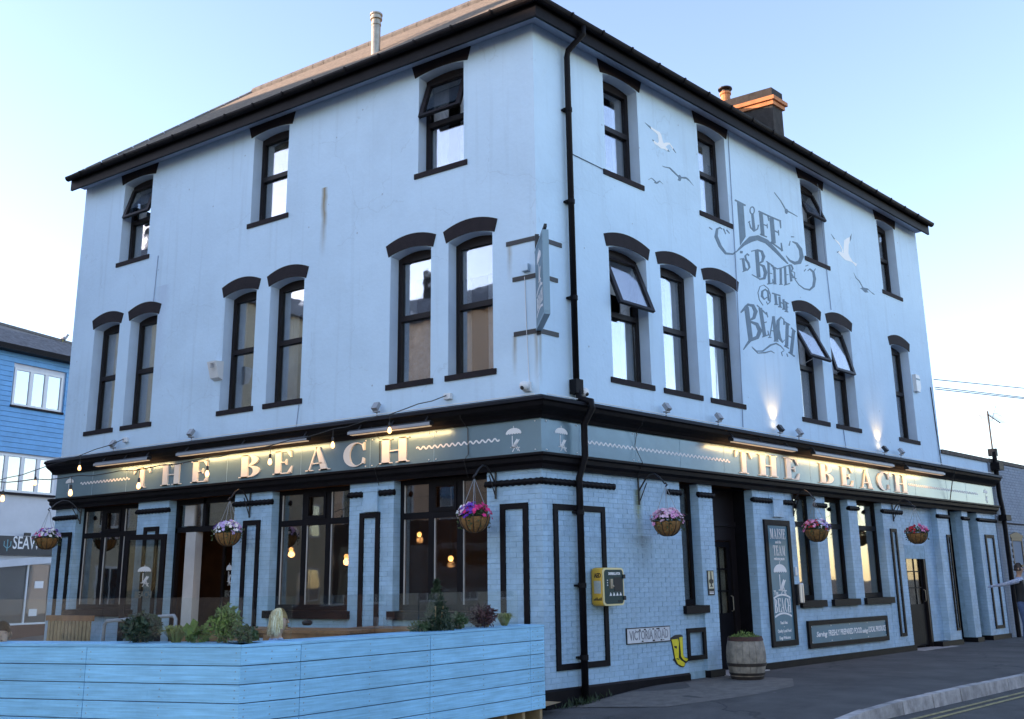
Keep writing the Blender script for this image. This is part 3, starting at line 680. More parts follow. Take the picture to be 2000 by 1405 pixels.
GLY = {
 'T': (.86, [rect(.33,.53,0,1), rect(.02,.84,1-SER,1), [(.02,1),(.02,.70),(.055,.70),(.16,1-SER)], [(.84,1),(.84,.70),(.805,.70),(.70,1-SER)], serif(.22,.64,0)]),
 'H': (.88, [rect(.08,.30,0,1), rect(.58,.80,0,1), rect(.30,.58,.47,.52), serif(0,.38,0), serif(.50,.88,0), serif(0,.38,1-SER), serif(.50,.88,1-SER)]),
 'E': (.76, [rect(.08,.30,0,1), serif(0,.70,0), serif(0,.68,1-SER), [(.70,0),(.74,.32),(.71,.32),(.55,SER)], [(.68,1),(.70,.70),(.67,.70),(.52,1-SER)], rect(.30,.50,.48,.525), [(.50,.38),(.53,.38),(.53,.63),(.50,.63),(.44,.50)]]),
 'B': (.76, [rect(.08,.30,0,1), serif(0,.3,0), serif(0,.3,1-SER), halfring(.30,.755,.34,.245,.13,.20), halfring(.30,.26,.40,.26,.18,.215)]),
 'A': (.90, [[(.10,0),(.15,0),(.43,1),(.38,1)], [(.36,1),(.50,1),(.82,0),(.58,0)], rect(.22,.62,.28,.325), serif(0,.28,0), serif(.50,.90,0)]),
 'C': (.80, [ell(.42,.5,.41,.5,50,310,22) + ell(.50,.5,.26,.455,305,55,22), [(.72,.64),(.76,.64),(.76,.97),(.73,.97),(.66,.87)], [(.70,.36),(.76,.30),(.76,.10),(.66,.13)]]),
 'M': (1.02, [rect(.10,.15,0,1), rect(.72,.92,0,1), [(.10,1),(.30,1),(.54,.08),(.44,.08)], [(.72,1),(.76,1),(.52,.05),(.47,.05)], serif(0,.26,0), serif(.62,1.02,0), serif(.02,.2,1-SER), serif(.8,1.02,1-SER)]),
 'I': (.40, [rect(.10,.30,0,1), serif(0,.40,0), serif(0,.40,1-SER)]),
 'S': (.64, [stroke([(.56,.80,.04),(.50,.93,.06),(.33,.97,.07),(.15,.86,.14),(.16,.68,.17),(.33,.54,.20),(.50,.40,.18),(.53,.2,.14),(.36,.03,.07),(.17,.06,.06),(.07,.22,.04)]), rect(.53,.58,.7,.97), rect(.05,.10,.03,.32)]),
}
def serif_word(mb, word, u0, u1, z0, h, sgn, put, gap=.12):
    tot = sum(GLY[c][0] for c in word) + gap*(len(word)-1); sx = (u1-u0)/tot; x = 0
    for c in word:
        wd, polys = GLY[c]
        for p in polys: put(mb, [(u0+(x+a)*sx, z0+b*h) for a, b in p])
        x += wd+gap
def put_on(F, sgn, u_ref, o0, o1):          # polygon in (x to the viewer's right, z) -> prism on a facade
    def f(mb, poly): mb.prism(F, [(u_ref+sgn*x, z) for x, z in poly], o0, o1)
    return f
def text_mesh(body, size, bold=0, shear=0):
    c = bpy.data.curves.new('t', 'FONT'); c.body = body; c.size = size; c.extrude = .0015; c.offset = bold; c.shear = shear; c.align_x = 'CENTER'; c.resolution_u = 3
    o = bpy.data.objects.new('t', c); COL.objects.link(o); dg = bpy.context.evaluated_depsgraph_get()
    me = bpy.data.meshes.new_from_object(o.evaluated_get(dg)); bpy.data.objects.remove(o); bpy.data.curves.remove(c); return me
def text_on(name, body, size, F, u, z, off, mt, parent, sgn=1, bold=0, shear=0, width=None, label=None):
    me = text_mesh(body, size, bold, shear); xs = [v.co.x for v in me.vertices]; wd = max(xs)-min(xs); cx = (max(xs)+min(xs))/2
    k = width/wd if width else 1
    for v in me.vertices: v.co = F(u+sgn*(v.co.x-cx)*k, off+v.co.z, z+v.co.y)
    return link(name, me, mt, parent, label=label)

# ---- fascia lettering
for ch_, a, b in zip('THEBEACH', (9.26,8.42,7.56,6.26,5.40,4.62,3.77,2.99), (8.73,7.84,7.06,5.69,4.92,4.06,3.28,2.38)):
    mb = MB(); serif_word(mb, ch_, 0, a-b, 3.485, .40, -1, put_on(FL, -1, a, .056, .085)); mb.build('letter', M_LETTER, fascia)
for ch_, a, b in zip('THEBEACH', (4.92,5.69,6.61,7.92,8.82,9.67,10.45,11.29), (5.48,6.35,7.16,8.54,9.36,10.26,11.06,11.96)):
    mb = MB(); serif_word(mb, ch_, 0, b-a, 3.475, .41, 1, put_on(FR, 1, a, .056, .085)); mb.build('letter', M_LETTER, fascia)
def wave(F, a, b, z):
    n = max(2, int(abs(b-a)/.105)); mb = MB(); pts = []
    for i in range(n*6+1):
        t = i/(n*6); pts.append((a+(b-a)*t, z+.022*math.sin(t*n*2*math.pi), .024))
    P = stroke(pts); m_ = len(pts)
    for i in range(m_-1): mb.prism(F, [P[i], P[i+1], P[2*m_-2-i], P[2*m_-1-i]], .0565, .0595)
    mb.build('wave_line', M_WHITE, fascia)
wave(FL, 11.0, 9.4, 3.70); wave(FL, 2.25, .68, 3.68); wave(FR, .82, 4.78, 3.67); wave(FR, 12.05, 16.15, 3.69)
def logo(mb, put, cx, z0, s):               # parasol over a deck chair; cx,z0 foot centre, s height
    cap = ell(cx, z0+.70*s, .36*s, .22*s, 0, 180, 16); scal = [(cx-.36*s+.72*s*k/12, z0+.70*s-(.03*s if k % 2 else -.01*s)) for k in range(13)]
    put(mb, cap + scal[1:-1]); put(mb, stroke([(cx, z0+.92*s, .02*s), (cx, z0+1.0*s, .02*s)]))
    put(mb, stroke([(cx-.06*s, z0+.62*s, .035*s), (cx-.06*s, z0+.18*s, .035*s)]))
    put(mb, stroke([(cx+.18*s, z0+.46*s, .10*s), (cx+.06*s, z0+.28*s, .13*s), (cx-.02*s, z0+.16*s, .12*s)]))
    for q in ([(cx+.26*s,z0+.46*s,.03*s),(cx-.06*s,z0,.03*s)], [(cx-.10*s,z0+.17*s,.03*s),(cx+.28*s,z0+.14*s,.03*s)], [(cx+.10*s,z0+.3*s,.03*s),(cx+.26*s,z0+.0*s,.03*s)], [(cx-.16*s,z0+.17*s,.03*s),(cx+.02*s,z0+.17*s,.03*s)], [(cx+.0*s,z0+.3*s,.025*s),(cx+.2*s,z0+.02*s,.025*s)]): put(mb, stroke(q))
for F, u, sg in ((FL, 11.38, -1), (FL, .43, -1), (FR, .38, 1), (FR, 16.7, 1)):
    mb = MB(); logo(mb, put_on(F, sg, u, .0565, .0595), 0, 3.48, .38); mb.build('logo', M_WHITE, fascia)
for lf_, put, Hx in DOORLOGO:
    mb = MB(); logo(mb, put, 0, 1.62, .40)
    mb.build('logo', M_MURALW, lf_)
    text_on('lettering', 'BEACH', .16, Hx, .42, 1.42, .005, M_MURALW, lf_, 1, .006, 0, .36)
# panel joints and screws
mb = MB()
for u in (1.9,3.2,4.75,6.6,8.0,9.5,10.6): mb.fbox(FL, u, u+.006, .0555, .0575, 3.44, 3.935)
for u in (.78,2.1,3.3,4.6,6.5,7.6,9.5,11.1,12.4,14.2,15.4): mb.fbox(FR, u, u+.006, .0555, .0575, 3.44, 3.935)
mb.build('panel_joints', M_MORTAR, fascia)
mb = MB()
for u in (.06,1.86,2.0,3.16,3.3): mb.ball(FL(u,.058,3.90), .012); mb.ball(FL(u,.058,3.48), .012)
for u in (.06,.72,.84,2.05,2.17): mb.ball(FR(u,.058,3.90), .012); mb.ball(FR(u,.058,3.48), .012)
mb.build('screws', M_WHITEPL, fascia)

# ---- the painted slogan and gulls on the right wall (traced in metres on the wall plane)
def mural(name, polys, mt, parent, o1=.004):   # outlines are (u, z) in metres on the wall
    mb = MB()
    for k, p in enumerate(polys): mb.prism(FR, p, -.004, o1 + .0004*(k % 5))
    return mb.build(name, mt, parent)
mural('painted_slogan', [[(5.72,8.93),(5.947,8.919),(5.945,8.241),(5.716,7.998)],
 [(5.634,8.921),(6.01,8.906),(6.041,8.943),(5.664,8.958)],
 [(5.589,7.838),(5.883,8.041),(6.163,8.185),(6.372,8.272),(6.673,8.28),(7.001,8.179),(7.298,8.075),(7.5,8.019),(7.533,8.042),(7.372,8.127),(7.104,8.253),(6.782,8.383),(6.414,8.391),(6.084,8.278),(5.816,8.073),(5.565,7.847)],
 [(5.591,7.866),(5.431,7.772),(5.214,7.737),(5.057,7.845),(4.953,8.004),(4.983,8.147),(5.051,8.192),(5.115,8.184),(5.132,8.201),(5.054,8.219),(4.913,8.148),(4.84,7.964),(4.963,7.792),(5.167,7.687),(5.439,7.741),(5.612,7.852)],
 [(4.673,8.104),(4.775,8.087),(4.789,8.101),(4.695,8.127)],
 [(5.15,8.205),(5.223,8.11),(5.249,8.122),(5.188,8.224)],
 [(5.253,8.202),(5.362,8.158),(5.383,8.174),(5.285,8.226)],
 [(6.326,8.903),(6.318,8.876),(6.303,8.851),(6.283,8.831),(6.263,8.819),(6.245,8.815),(6.227,8.816),(6.211,8.826),(6.201,8.844),(6.2,8.868),(6.207,8.894),(6.223,8.919),(6.243,8.938),(6.262,8.95),(6.28,8.955),(6.298,8.954),(6.315,8.944),(6.325,8.926),(6.326,8.901),(6.365,8.914),(6.364,8.941),(6.351,8.964),(6.328,8.978),(6.294,8.98),(6.254,8.969),(6.218,8.947),(6.189,8.919),(6.17,8.888),(6.161,8.857),(6.163,8.829),(6.175,8.807),(6.198,8.793),(6.231,8.79),(6.271,8.8),(6.307,8.822),(6.336,8.85),(6.356,8.881),(6.365,8.911)],
 [(6.214,8.798),(6.224,8.435),(6.331,8.469),(6.302,8.826)],
 [(6.098,8.595),(6.134,8.477),(6.268,8.426),(6.427,8.518),(6.481,8.626),(6.458,8.624),(6.39,8.525),(6.285,8.462),(6.178,8.502),(6.122,8.605)],
 [(6.079,8.569),(6.164,8.617),(6.136,8.631),(6.068,8.574)],
 [(6.435,8.592),(6.492,8.626),(6.487,8.635),(6.423,8.615)],
 [(6.516,8.9),(6.527,8.41),(6.666,8.452),(6.656,8.945)],
 [(6.486,8.914),(6.866,8.917),(6.891,8.95),(6.515,8.952)],
 [(6.835,8.937),(6.857,8.814),(6.898,8.828),(6.886,8.955)],
 [(6.612,8.674),(6.786,8.675),(6.805,8.7),(6.631,8.699)],
 [(6.787,8.735),(6.783,8.634),(6.814,8.642),(6.818,8.744)],
 [(6.482,8.419),(6.741,8.423),(6.762,8.451),(6.502,8.446)],
 [(6.913,8.899),(6.922,8.334),(7.086,8.381),(7.078,8.951)],
 [(6.855,8.913),(7.355,8.926),(7.381,8.962),(6.881,8.948)],
 [(7.307,8.941),(7.317,8.77),(7.36,8.783),(7.37,8.96)],
 [(7.029,8.641),(7.213,8.637),(7.237,8.666),(7.053,8.67)],
 [(7.215,8.705),(7.213,8.585),(7.249,8.596),(7.251,8.715)],
 [(6.871,8.35),(7.301,8.267),(7.343,8.304),(6.904,8.38)],
 [(7.284,8.439),(7.282,8.252),(7.355,8.274),(7.326,8.452)],
 [(7.452,8.195),(7.565,8.103),(7.779,8.071),(8.059,8.157),(8.206,8.343),(8.167,8.525),(7.986,8.616),(7.787,8.602),(7.766,8.576),(7.912,8.561),(8.018,8.461),(8.031,8.309),(7.952,8.201),(7.812,8.146),(7.619,8.145),(7.47,8.206)],
 [(7.675,8.58),(7.6,8.458),(7.645,8.463),(7.7,8.583)],
 [(7.736,8.676),(7.866,8.707),(7.872,8.725),(7.744,8.703)],
 [(5.693,7.836),(5.784,7.852),(5.799,7.903),(5.707,7.887)],
 [(5.742,7.728),(5.77,7.479),(5.862,7.506),(5.835,7.756)],
 [(5.674,7.698),(5.824,7.749),(5.82,7.766),(5.67,7.716)],
 [(5.746,7.457),(5.906,7.526),(5.899,7.539),(5.736,7.474)],
 [(6.038,7.879),(5.955,7.898),(5.848,7.821),(5.858,7.731),(5.942,7.676),(5.971,7.609),(5.918,7.549),(5.873,7.58),(5.831,7.548),(5.924,7.525),(6.036,7.618),(6.012,7.71),(5.928,7.764),(5.911,7.828),(5.955,7.871),(5.986,7.842)],
 [(6.25,8.021),(6.25,7.453),(6.385,7.488),(6.385,8.06)],
 [(6.117,7.966),(6.352,8.054),(6.345,8.074),(6.11,7.985)],
 [(6.061,7.471),(6.357,7.432),(6.383,7.461),(6.077,7.488)],
 [(6.328,8.047),(6.471,8.037),(6.504,7.952),(6.466,7.856),(6.349,7.782),(6.366,7.767),(6.533,7.843),(6.632,7.986),(6.547,8.092),(6.349,8.077)],
 [(6.355,7.759),(6.489,7.727),(6.525,7.621),(6.491,7.512),(6.328,7.448),(6.334,7.423),(6.564,7.487),(6.663,7.656),(6.579,7.783),(6.377,7.783)],
 [(6.69,7.868),(6.655,7.408),(6.739,7.427),(6.775,7.889)],
 [(6.645,7.877),(6.901,7.835),(6.923,7.856),(6.669,7.901)],
 [(6.879,7.857),(6.882,7.756),(6.908,7.763),(6.92,7.867)],
 [(6.716,7.649),(6.843,7.658),(6.853,7.676),(6.726,7.667)],
 [(6.621,7.385),(6.857,7.462),(6.852,7.482),(6.615,7.405)],
 [(6.838,7.547),(6.838,7.457),(6.878,7.468),(6.863,7.554)],
 [(6.91,7.817),(6.884,7.456),(6.969,7.476),(6.996,7.838)],
 [(6.813,7.824),(7.084,7.808),(7.105,7.833),(6.834,7.849)],
 [(6.865,7.445),(6.985,7.47),(6.988,7.487),(6.867,7.461)],
 [(7.158,7.862),(7.114,7.494),(7.201,7.513),(7.245,7.883)],
 [(7.068,7.81),(7.33,7.902),(7.324,7.922),(7.062,7.83)],
 [(7.086,7.48),(7.229,7.513),(7.23,7.53),(7.087,7.497)],
 [(7.337,7.93),(7.308,7.529),(7.396,7.55),(7.426,7.952)],
 [(7.322,7.911),(7.535,7.987),(7.529,8.007),(7.315,7.931)],
 [(7.386,7.749),(7.493,7.784),(7.489,7.8),(7.383,7.765)],
 [(7.282,7.503),(7.528,7.594),(7.519,7.613),(7.274,7.522)],
 [(7.527,8.01),(7.554,7.652),(7.633,7.674),(7.606,8.034)],
 [(7.541,8.005),(7.626,8.018),(7.659,7.96),(7.585,7.862),(7.621,7.86),(7.733,7.974),(7.674,8.053),(7.549,8.029)],
 [(7.584,7.852),(7.667,7.757),(7.807,7.757),(7.823,7.776),(7.718,7.791),(7.623,7.871)],
 [(7.623,7.887),(7.748,7.889),(7.732,7.786),(7.638,7.764),(7.639,7.75),(7.759,7.785),(7.778,7.904),(7.635,7.903)],
 [(7.729,7.744),(7.878,7.645),(8.097,7.594),(8.349,7.616),(8.573,7.751),(8.661,7.95),(8.617,8.109),(8.431,8.141),(8.315,8.059),(8.336,8.052),(8.415,8.106),(8.521,8.064),(8.536,7.922),(8.474,7.753),(8.335,7.652),(8.121,7.622),(7.903,7.662),(7.752,7.757)],
 [(8.185,8.011),(8.265,8.081),(8.245,8.086),(8.154,8.019)],
 [(8.261,8.14),(8.381,8.193),(8.372,8.207),(8.249,8.159)],
 [(8.631,8.123),(8.696,8.186),(8.674,8.19),(8.596,8.128)],
 [(6.411,6.914),(6.287,7.007),(6.26,7.144),(6.35,7.286),(6.484,7.343),(6.631,7.302),(6.698,7.179),(6.667,7.037),(6.58,6.975),(6.551,7.02),(6.524,7.008),(6.575,6.953),(6.699,7.038),(6.728,7.187),(6.657,7.316),(6.493,7.36),(6.329,7.291),(6.232,7.139),(6.26,6.996),(6.39,6.902)],
 [(6.648,7.242),(6.54,7.287),(6.379,7.204),(6.346,7.082),(6.459,7.031),(6.589,7.107),(6.569,7.12),(6.474,7.065),(6.431,7.111),(6.446,7.2),(6.528,7.253),(6.619,7.221)],
 [(6.595,7.265),(6.596,7.054),(6.68,7.034),(6.707,7.056),(6.663,7.075),(6.664,7.282)],
 [(6.859,7.232),(6.868,7.018),(6.958,7.04),(6.95,7.255)],
 [(6.774,7.226),(7.091,7.236),(7.11,7.266),(6.792,7.255)],
 [(6.83,7.002),(6.989,7.028),(6.995,7.051),(6.836,7.025)],
 [(7.019,7.211),(7.022,6.995),(7.098,7.013),(7.095,7.23)],
 [(7.173,7.188),(7.167,6.98),(7.244,6.997),(7.25,7.206)],
 [(7.05,7.095),(7.197,7.086),(7.217,7.11),(7.07,7.119)],
 [(6.97,6.981),(7.129,6.996),(7.139,7.019),(6.981,7.005)],
 [(7.125,6.962),(7.265,6.978),(7.275,7.002),(7.134,6.985)],
 [(7.276,7.149),(7.256,6.943),(7.333,6.959),(7.354,7.165)],
 [(7.243,7.145),(7.39,7.124),(7.414,7.148),(7.267,7.168)],
 [(7.312,7.051),(7.371,7.046),(7.388,7.064),(7.328,7.069)],
 [(7.217,6.931),(7.358,6.942),(7.37,6.965),(7.229,6.955)],
 [(5.704,6.728),(5.771,6.089),(5.935,6.128),(5.869,6.771)],
 [(5.589,6.598),(5.817,6.747),(5.9,6.829),(5.856,6.845),(5.741,6.774),(5.558,6.609)],
 [(5.812,6.796),(5.979,6.795),(6.034,6.708),(5.983,6.591),(5.823,6.492),(5.844,6.474),(6.069,6.57),(6.184,6.743),(6.064,6.863),(5.831,6.835)],
 [(5.843,6.465),(6.073,6.433),(6.13,6.333),(6.06,6.222),(5.8,6.114),(5.655,5.972),(5.56,5.868),(5.582,5.863),(5.704,5.959),(5.858,6.074),(6.148,6.181),(6.3,6.367),(6.168,6.504),(5.868,6.498)],
 [(6.224,6.816),(6.311,6.252),(6.439,6.285),(6.353,6.851)],
 [(6.159,6.858),(6.511,6.725),(6.544,6.748),(6.187,6.879)],
 [(6.488,6.784),(6.535,6.683),(6.563,6.693),(6.526,6.797)],
 [(6.344,6.524),(6.491,6.572),(6.484,6.591),(6.337,6.543)],
 [(6.288,6.227),(6.533,6.316),(6.522,6.336),(6.277,6.247)],
 [(6.498,6.404),(6.508,6.305),(6.551,6.317),(6.522,6.41)],
 [(6.726,6.733),(6.539,6.272),(6.576,6.275),(6.765,6.737)],
 [(6.708,6.738),(6.728,6.237),(6.876,6.272),(6.807,6.763)],
 [(6.633,6.419),(6.787,6.436),(6.794,6.455),(6.639,6.439)],
 [(6.499,6.255),(6.624,6.276),(6.627,6.295),(6.501,6.273)],
 [(6.7,6.214),(6.877,6.243),(6.88,6.265),(6.704,6.235)],
 [(7.195,6.653),(7.176,6.765),(7.048,6.801),(6.875,6.686),(6.825,6.48),(6.88,6.309),(7.03,6.238),(7.135,6.318),(7.108,6.324),(7.056,6.272),(6.995,6.351),(6.964,6.511),(6.988,6.692),(7.057,6.772),(7.137,6.749),(7.124,6.636)],
 [(7.225,6.69),(7.125,6.184),(7.246,6.202),(7.347,6.71)],
 [(7.459,6.585),(7.279,6.062),(7.4,6.074),(7.581,6.599)],
 [(7.226,6.432),(7.43,6.402),(7.454,6.424),(7.249,6.454)],
 [(7.156,6.704),(7.369,6.666),(7.397,6.692),(7.184,6.729)],
 [(7.407,6.615),(7.57,6.556),(7.604,6.58),(7.442,6.639)],
 [(7.079,6.182),(7.257,6.152),(7.283,6.177),(7.106,6.206)],
 [(7.228,6.073),(7.458,6.018),(7.488,6.042),(7.258,6.097)],
 [(5.869,5.97),(6.022,5.902),(6.271,5.938),(6.579,6.105),(6.783,6.175),(6.938,6.155),(7.071,6.097),(7.087,6.106),(6.966,6.176),(6.792,6.208),(6.55,6.132),(6.254,5.962),(6.038,5.924),(5.883,5.98)],
 [(5.893,5.946),(6.071,5.868),(6.354,5.92),(6.569,5.989),(6.69,5.972),(6.701,5.983),(6.574,6.01),(6.35,5.947),(6.088,5.892),(5.906,5.956)],
 [(7.07,6.096),(6.946,6.036),(6.978,5.957),(7.002,5.964),(6.978,6.035),(7.084,6.085)],
 [(7.153,6.036),(7.183,5.977),(7.213,5.987),(7.182,6.046)],
 [(7.183,9.536),(7.413,9.412),(7.587,9.25),(7.631,9.274),(7.441,9.429),(7.2,9.548)],
 [(7.567,9.256),(7.657,9.304),(7.713,9.267),(7.648,9.177),(7.566,9.181)],
 [(7.678,9.24),(7.883,9.24),(8.081,9.232),(8.094,9.246),(7.905,9.263),(7.704,9.27)]], M_MURAL, pub, 0.004)
a = mural('painted_gull', [[(2.855,9.644),(3.003,9.62),(3.194,9.604),(3.275,9.604),(3.321,9.565),(3.36,9.447),(3.382,9.416),(3.443,9.452),(3.561,9.486),(3.64,9.44),(3.741,9.346),(3.652,9.378),(3.575,9.452),(3.507,9.429),(3.435,9.362),(3.507,9.331),(3.529,9.3),(3.479,9.301),(3.398,9.307),(3.299,9.286),(3.203,9.309),(3.108,9.315),(3.056,9.374),(3.088,9.373),(3.199,9.361),(3.234,9.395),(3.221,9.531),(3.166,9.551),(3.016,9.587)]], M_MWHITE, pub, 0.004)
mural('wing_tips', [[(2.844,9.647),(3.003,9.624),(3.019,9.582)],
 [(3.652,9.382),(3.752,9.339),(3.671,9.41)],
 [(3.041,9.378),(3.097,9.379),(3.071,9.354)],
 [(3.505,9.333),(3.549,9.299),(3.479,9.296)]], M_MURAL, a, 0.006)
mural('painted_gull', [[(3.296,8.945),(3.369,8.952),(3.536,8.987),(3.632,8.957),(3.778,8.903),(3.831,8.93),(3.879,8.901),(4.018,8.943),(4.103,8.929),(4.249,8.835),(4.133,8.889),(4.032,8.908),(3.876,8.873),(3.846,8.815),(3.819,8.801),(3.752,8.803),(3.789,8.841),(3.775,8.87),(3.629,8.918),(3.517,8.96),(3.352,8.936)]], M_MURAL, pub, 0.004)
mural('painted_gull', [[(2.869,8.551),(2.959,8.61),(3.022,8.602),(3.106,8.569),(3.198,8.628),(3.307,8.586),(3.205,8.612),(3.145,8.554),(3.096,8.534),(3.025,8.54),(3.066,8.557),(3.005,8.586),(2.959,8.599),(2.885,8.551)]], M_MURAL, pub, 0.004)
a = mural('painted_gull', [[(9.562,9.198),(9.705,9.121),(9.875,9.103),(9.976,9.023),(10.059,8.923),(10.018,8.86),(10.065,8.879),(10.156,9.203),(10.29,9.282),(10.455,9.361),(10.548,9.453),(10.51,9.336),(10.428,9.224),(10.368,9.149),(10.309,8.922),(10.356,8.857),(10.488,8.767),(10.697,8.754),(10.621,8.675),(10.453,8.744),(10.123,8.72),(9.983,8.755),(9.808,8.826),(9.75,8.819),(9.861,8.876),(9.975,8.865),(10.016,8.928),(9.918,9.024),(9.729,9.097)]], M_MWHITE, pub, 0.004)
mural('wing_tips', [[(9.549,9.205),(9.712,9.129),(9.675,9.111)],
 [(10.468,9.369),(10.566,9.47),(10.514,9.328),(10.437,9.238)],
 [(9.735,8.819),(9.855,8.874),(9.792,8.814)]], M_MURAL, a, 0.006)
mural('painted_gull', [[(10.479,8.492),(10.593,8.389),(10.738,8.352),(10.894,8.219),(11.115,8.242),(11.261,8.196),(11.475,8.163),(11.378,8.151),(11.155,8.212),(11.071,8.18),(11.142,8.149),(10.964,8.112),(10.82,8.158),(10.729,8.162),(10.846,8.209),(10.703,8.33),(10.56,8.375)]], M_MURAL, pub, 0.004)
# ---- downpipe near the corner, cables on the wall
mb = MB(); pu = .71
mb.tube([FR(pu+.06,.41,ZW+.08), FR(pu+.06,.41,ZW-.06), FR(pu,.12,ZW-.26), FR(pu,.09,ZW-.36), FR(pu,.09,ZC+.25)], .05, 10)
mb.tube([FR(pu,.09,ZC+.3), FR(pu,.14,ZC+.06), FR(pu,.38,ZC-.02), FR(pu,.39,ZC-.12), FR(pu,.22,3.9), FR(pu,.22,3.42), FR(pu,.09,3.1), FR(pu,.09,-.06)], .052, 10)
dp = mb.build('downpipe', M_BLACK, pub, smooth=True)
for z in (9.1,7.5,5.9,2.6,1.55,.55): mb = MB(); mb.fbox(FR, pu-.085, pu+.085, 0, .075, z-.015, z+.015); mb.lathe([(.062,z-.035),(.062,z+.035)], 10, FR(pu,.09,0)); mb.build('pipe_bracket', M_BLACK, dp)
mb = MB(); mb.fbox(FR, pu-.08, pu+.08, .02, .16, ZC+.14, ZC+.36); mb.build('hopper', M_BLACK, dp)
mb = MB(); mb.tube([FR(17.55,.1,4.9), FR(17.55,.1,3.7), FR(17.6,.12,3.3), FR(17.6,.12,0)], .06, 8); mb.fbox(FR, 17.42, 17.75, .02, .24, 4.4, 4.6); mb.fbox(FR, 17.45, 17.8, .04, .24, 3.05, 3.2); mb.build('downpipe', M_BLACK, pub)
def cable(F, pts, r=.008, mt=None, nm='wall_cable'): c = MB(); c.tube([F(*p) for p in pts], r, 5); return c.build(nm, mt or M_GREYCABLE, pub)
cable(FR, [(5.55,.012,10.35), (5.5,.012,7.6), (5.42,.012,5.5), (5.36,.012,4.35)]); cable(FR, [(9.1,.012,10.3), (9.13,.012,9.2), (9.2,.012,7.35)]); cable(FR, [(9.25,.01,4.72),(9.29,.01,4.3)])
cable(FR, [(14.05,.012,6.25), (14.1,.012,5.2), (14.12,.03,4.3), (14.15,.36,4.2), (14.2,.22,3.9), (14.2,.1,3.4)], .012, M_CABLE)
cable(FL, [(9.1,.012,8.28), (9.14,.012,7.3)], .007); cable(FL, [(4.9,.01,4.7), (4.95,.01,4.3)], .007); cable(FL, [(.22,.012,6.15), (.2,.012,5.3), (.17,.012,4.5)], .007, M_WHITEPL)
cable(FR, [(.75,.012,8.4), (1.7,.012,8.36)], .006, M_CABLE)
cable(FL, [(UL,.16,ZC+.045), (6,.17,ZC+.05), (.0,.15,ZC+.045)], .008, M_WHITEPL); cable(FR, [(.0,.15,ZC+.045), (7,.17,ZC+.05), (URG-.2,.16,ZC+.045)], .008, M_WHITEPL)
for u, sg in ((3.0,1), (1.25,1)): cable(FL, [(u,.3,ZC-.03), (u+.01,.25,ZC-.2), (u,.14,ZC-.29), (u,.07,3.9), (u-.01,.07,3.5), (u-.02,.2,3.4), (u,.06,3.15)], .006, M_CABLE)
cable(FR, [(2.05,.3,ZC-.03), (2.06,.26,ZC-.2), (2.06,.14,ZC-.3), (2.08,.07,3.7), (2.1,.2,3.42), (2.12,.06,3.2)], .006, M_CABLE)

# ------------------------------------------------------------------ things fixed to the pub
def trough(F, a, b, label):
    t = thing('sign_light', label, 'light', F((a+b)/2, .3, 4.0), 0, 'trough lights over the fascia')
    mb = MB(); o = .38; prof_ = [(o-.05,3.97), (o+.05,3.95), (o+.06,3.99), (o+.02,4.03), (o-.05,4.02)]
    n = len(prof_); v0 = [F(a, x, z) for x, z in prof_]; v1 = [F(b, x, z) for x, z in prof_]
    mb.add(v0+v1, [tuple(range(n)), tuple(range(2*n-1, n-1, -1))] + [(i, (i+1) % n, n+(i+1) % n, n+i) for i in range(n)])
    mb.build('housing', M_IRON, t)
    mb = MB(); mb.fbox(F, a+.03, b-.03, o-.035, o+.035, 3.945, 3.957); mb.build('lamp_tube', M_TUBE, t)
    for u in (a+.15, (a+b)/2, b-.15): mb = MB(); mb.tube([F(u, o-.02, 4.02), F(u, .28, 4.12)], .012, 6); mb.build('arm', M_IRON, t)
    mb = MB(); mb.fbox(F, a, b, o+.052, o+.062, 3.955, 4.0); mb.build('reflector_lip', M_GREYPL, t)
    L = bpy.data.lights.new('sign_light_lamp', 'AREA'); L.shape = 'RECTANGLE'; L.size = abs(b-a)-.1; L.size_y = .05; L.energy = 1.0*abs(b-a); L.color = (1,.66,.30)
    lo = bpy.data.objects.new('sign_light_lamp', L); COL.objects.link(lo); lo.parent = t
    P = F((a+b)/2, o-.06, 3.935); tgt = F((a+b)/2, .05, 3.72); d = (tgt-P).normalized()
    ax = (F(b,0,0)-F(a,0,0)).normalized(); zz = -d; yy = zz.cross(ax).normalized(); xx = yy.cross(zz)
    mw = Matrix(((xx.x,yy.x,zz.x,P.x), (xx.y,yy.y,zz.y,P.y), (xx.z,yy.z,zz.z,P.z), (0,0,0,1)))
    lo.matrix_basis = wmat(t).inverted() @ mw
trough(FL, 8.4, 10.05, 'black trough light above the word THE on the terrace side fascia')
trough(FL, 4.27, 7.57, 'long black trough light above the letters B and E on the terrace side')
trough(FL, 1.7, 3.36, 'short black trough light above the last letters on the terrace side near the corner')
trough(FR, 4.36, 6.5, 'black trough light above THE on the road side fascia')
trough(FR, 7.18, 10.58, 'long black trough light above BEACH on the road side fascia')
trough(FR, 11.3, 13.26, 'black trough light past the last letter of the road side fascia')

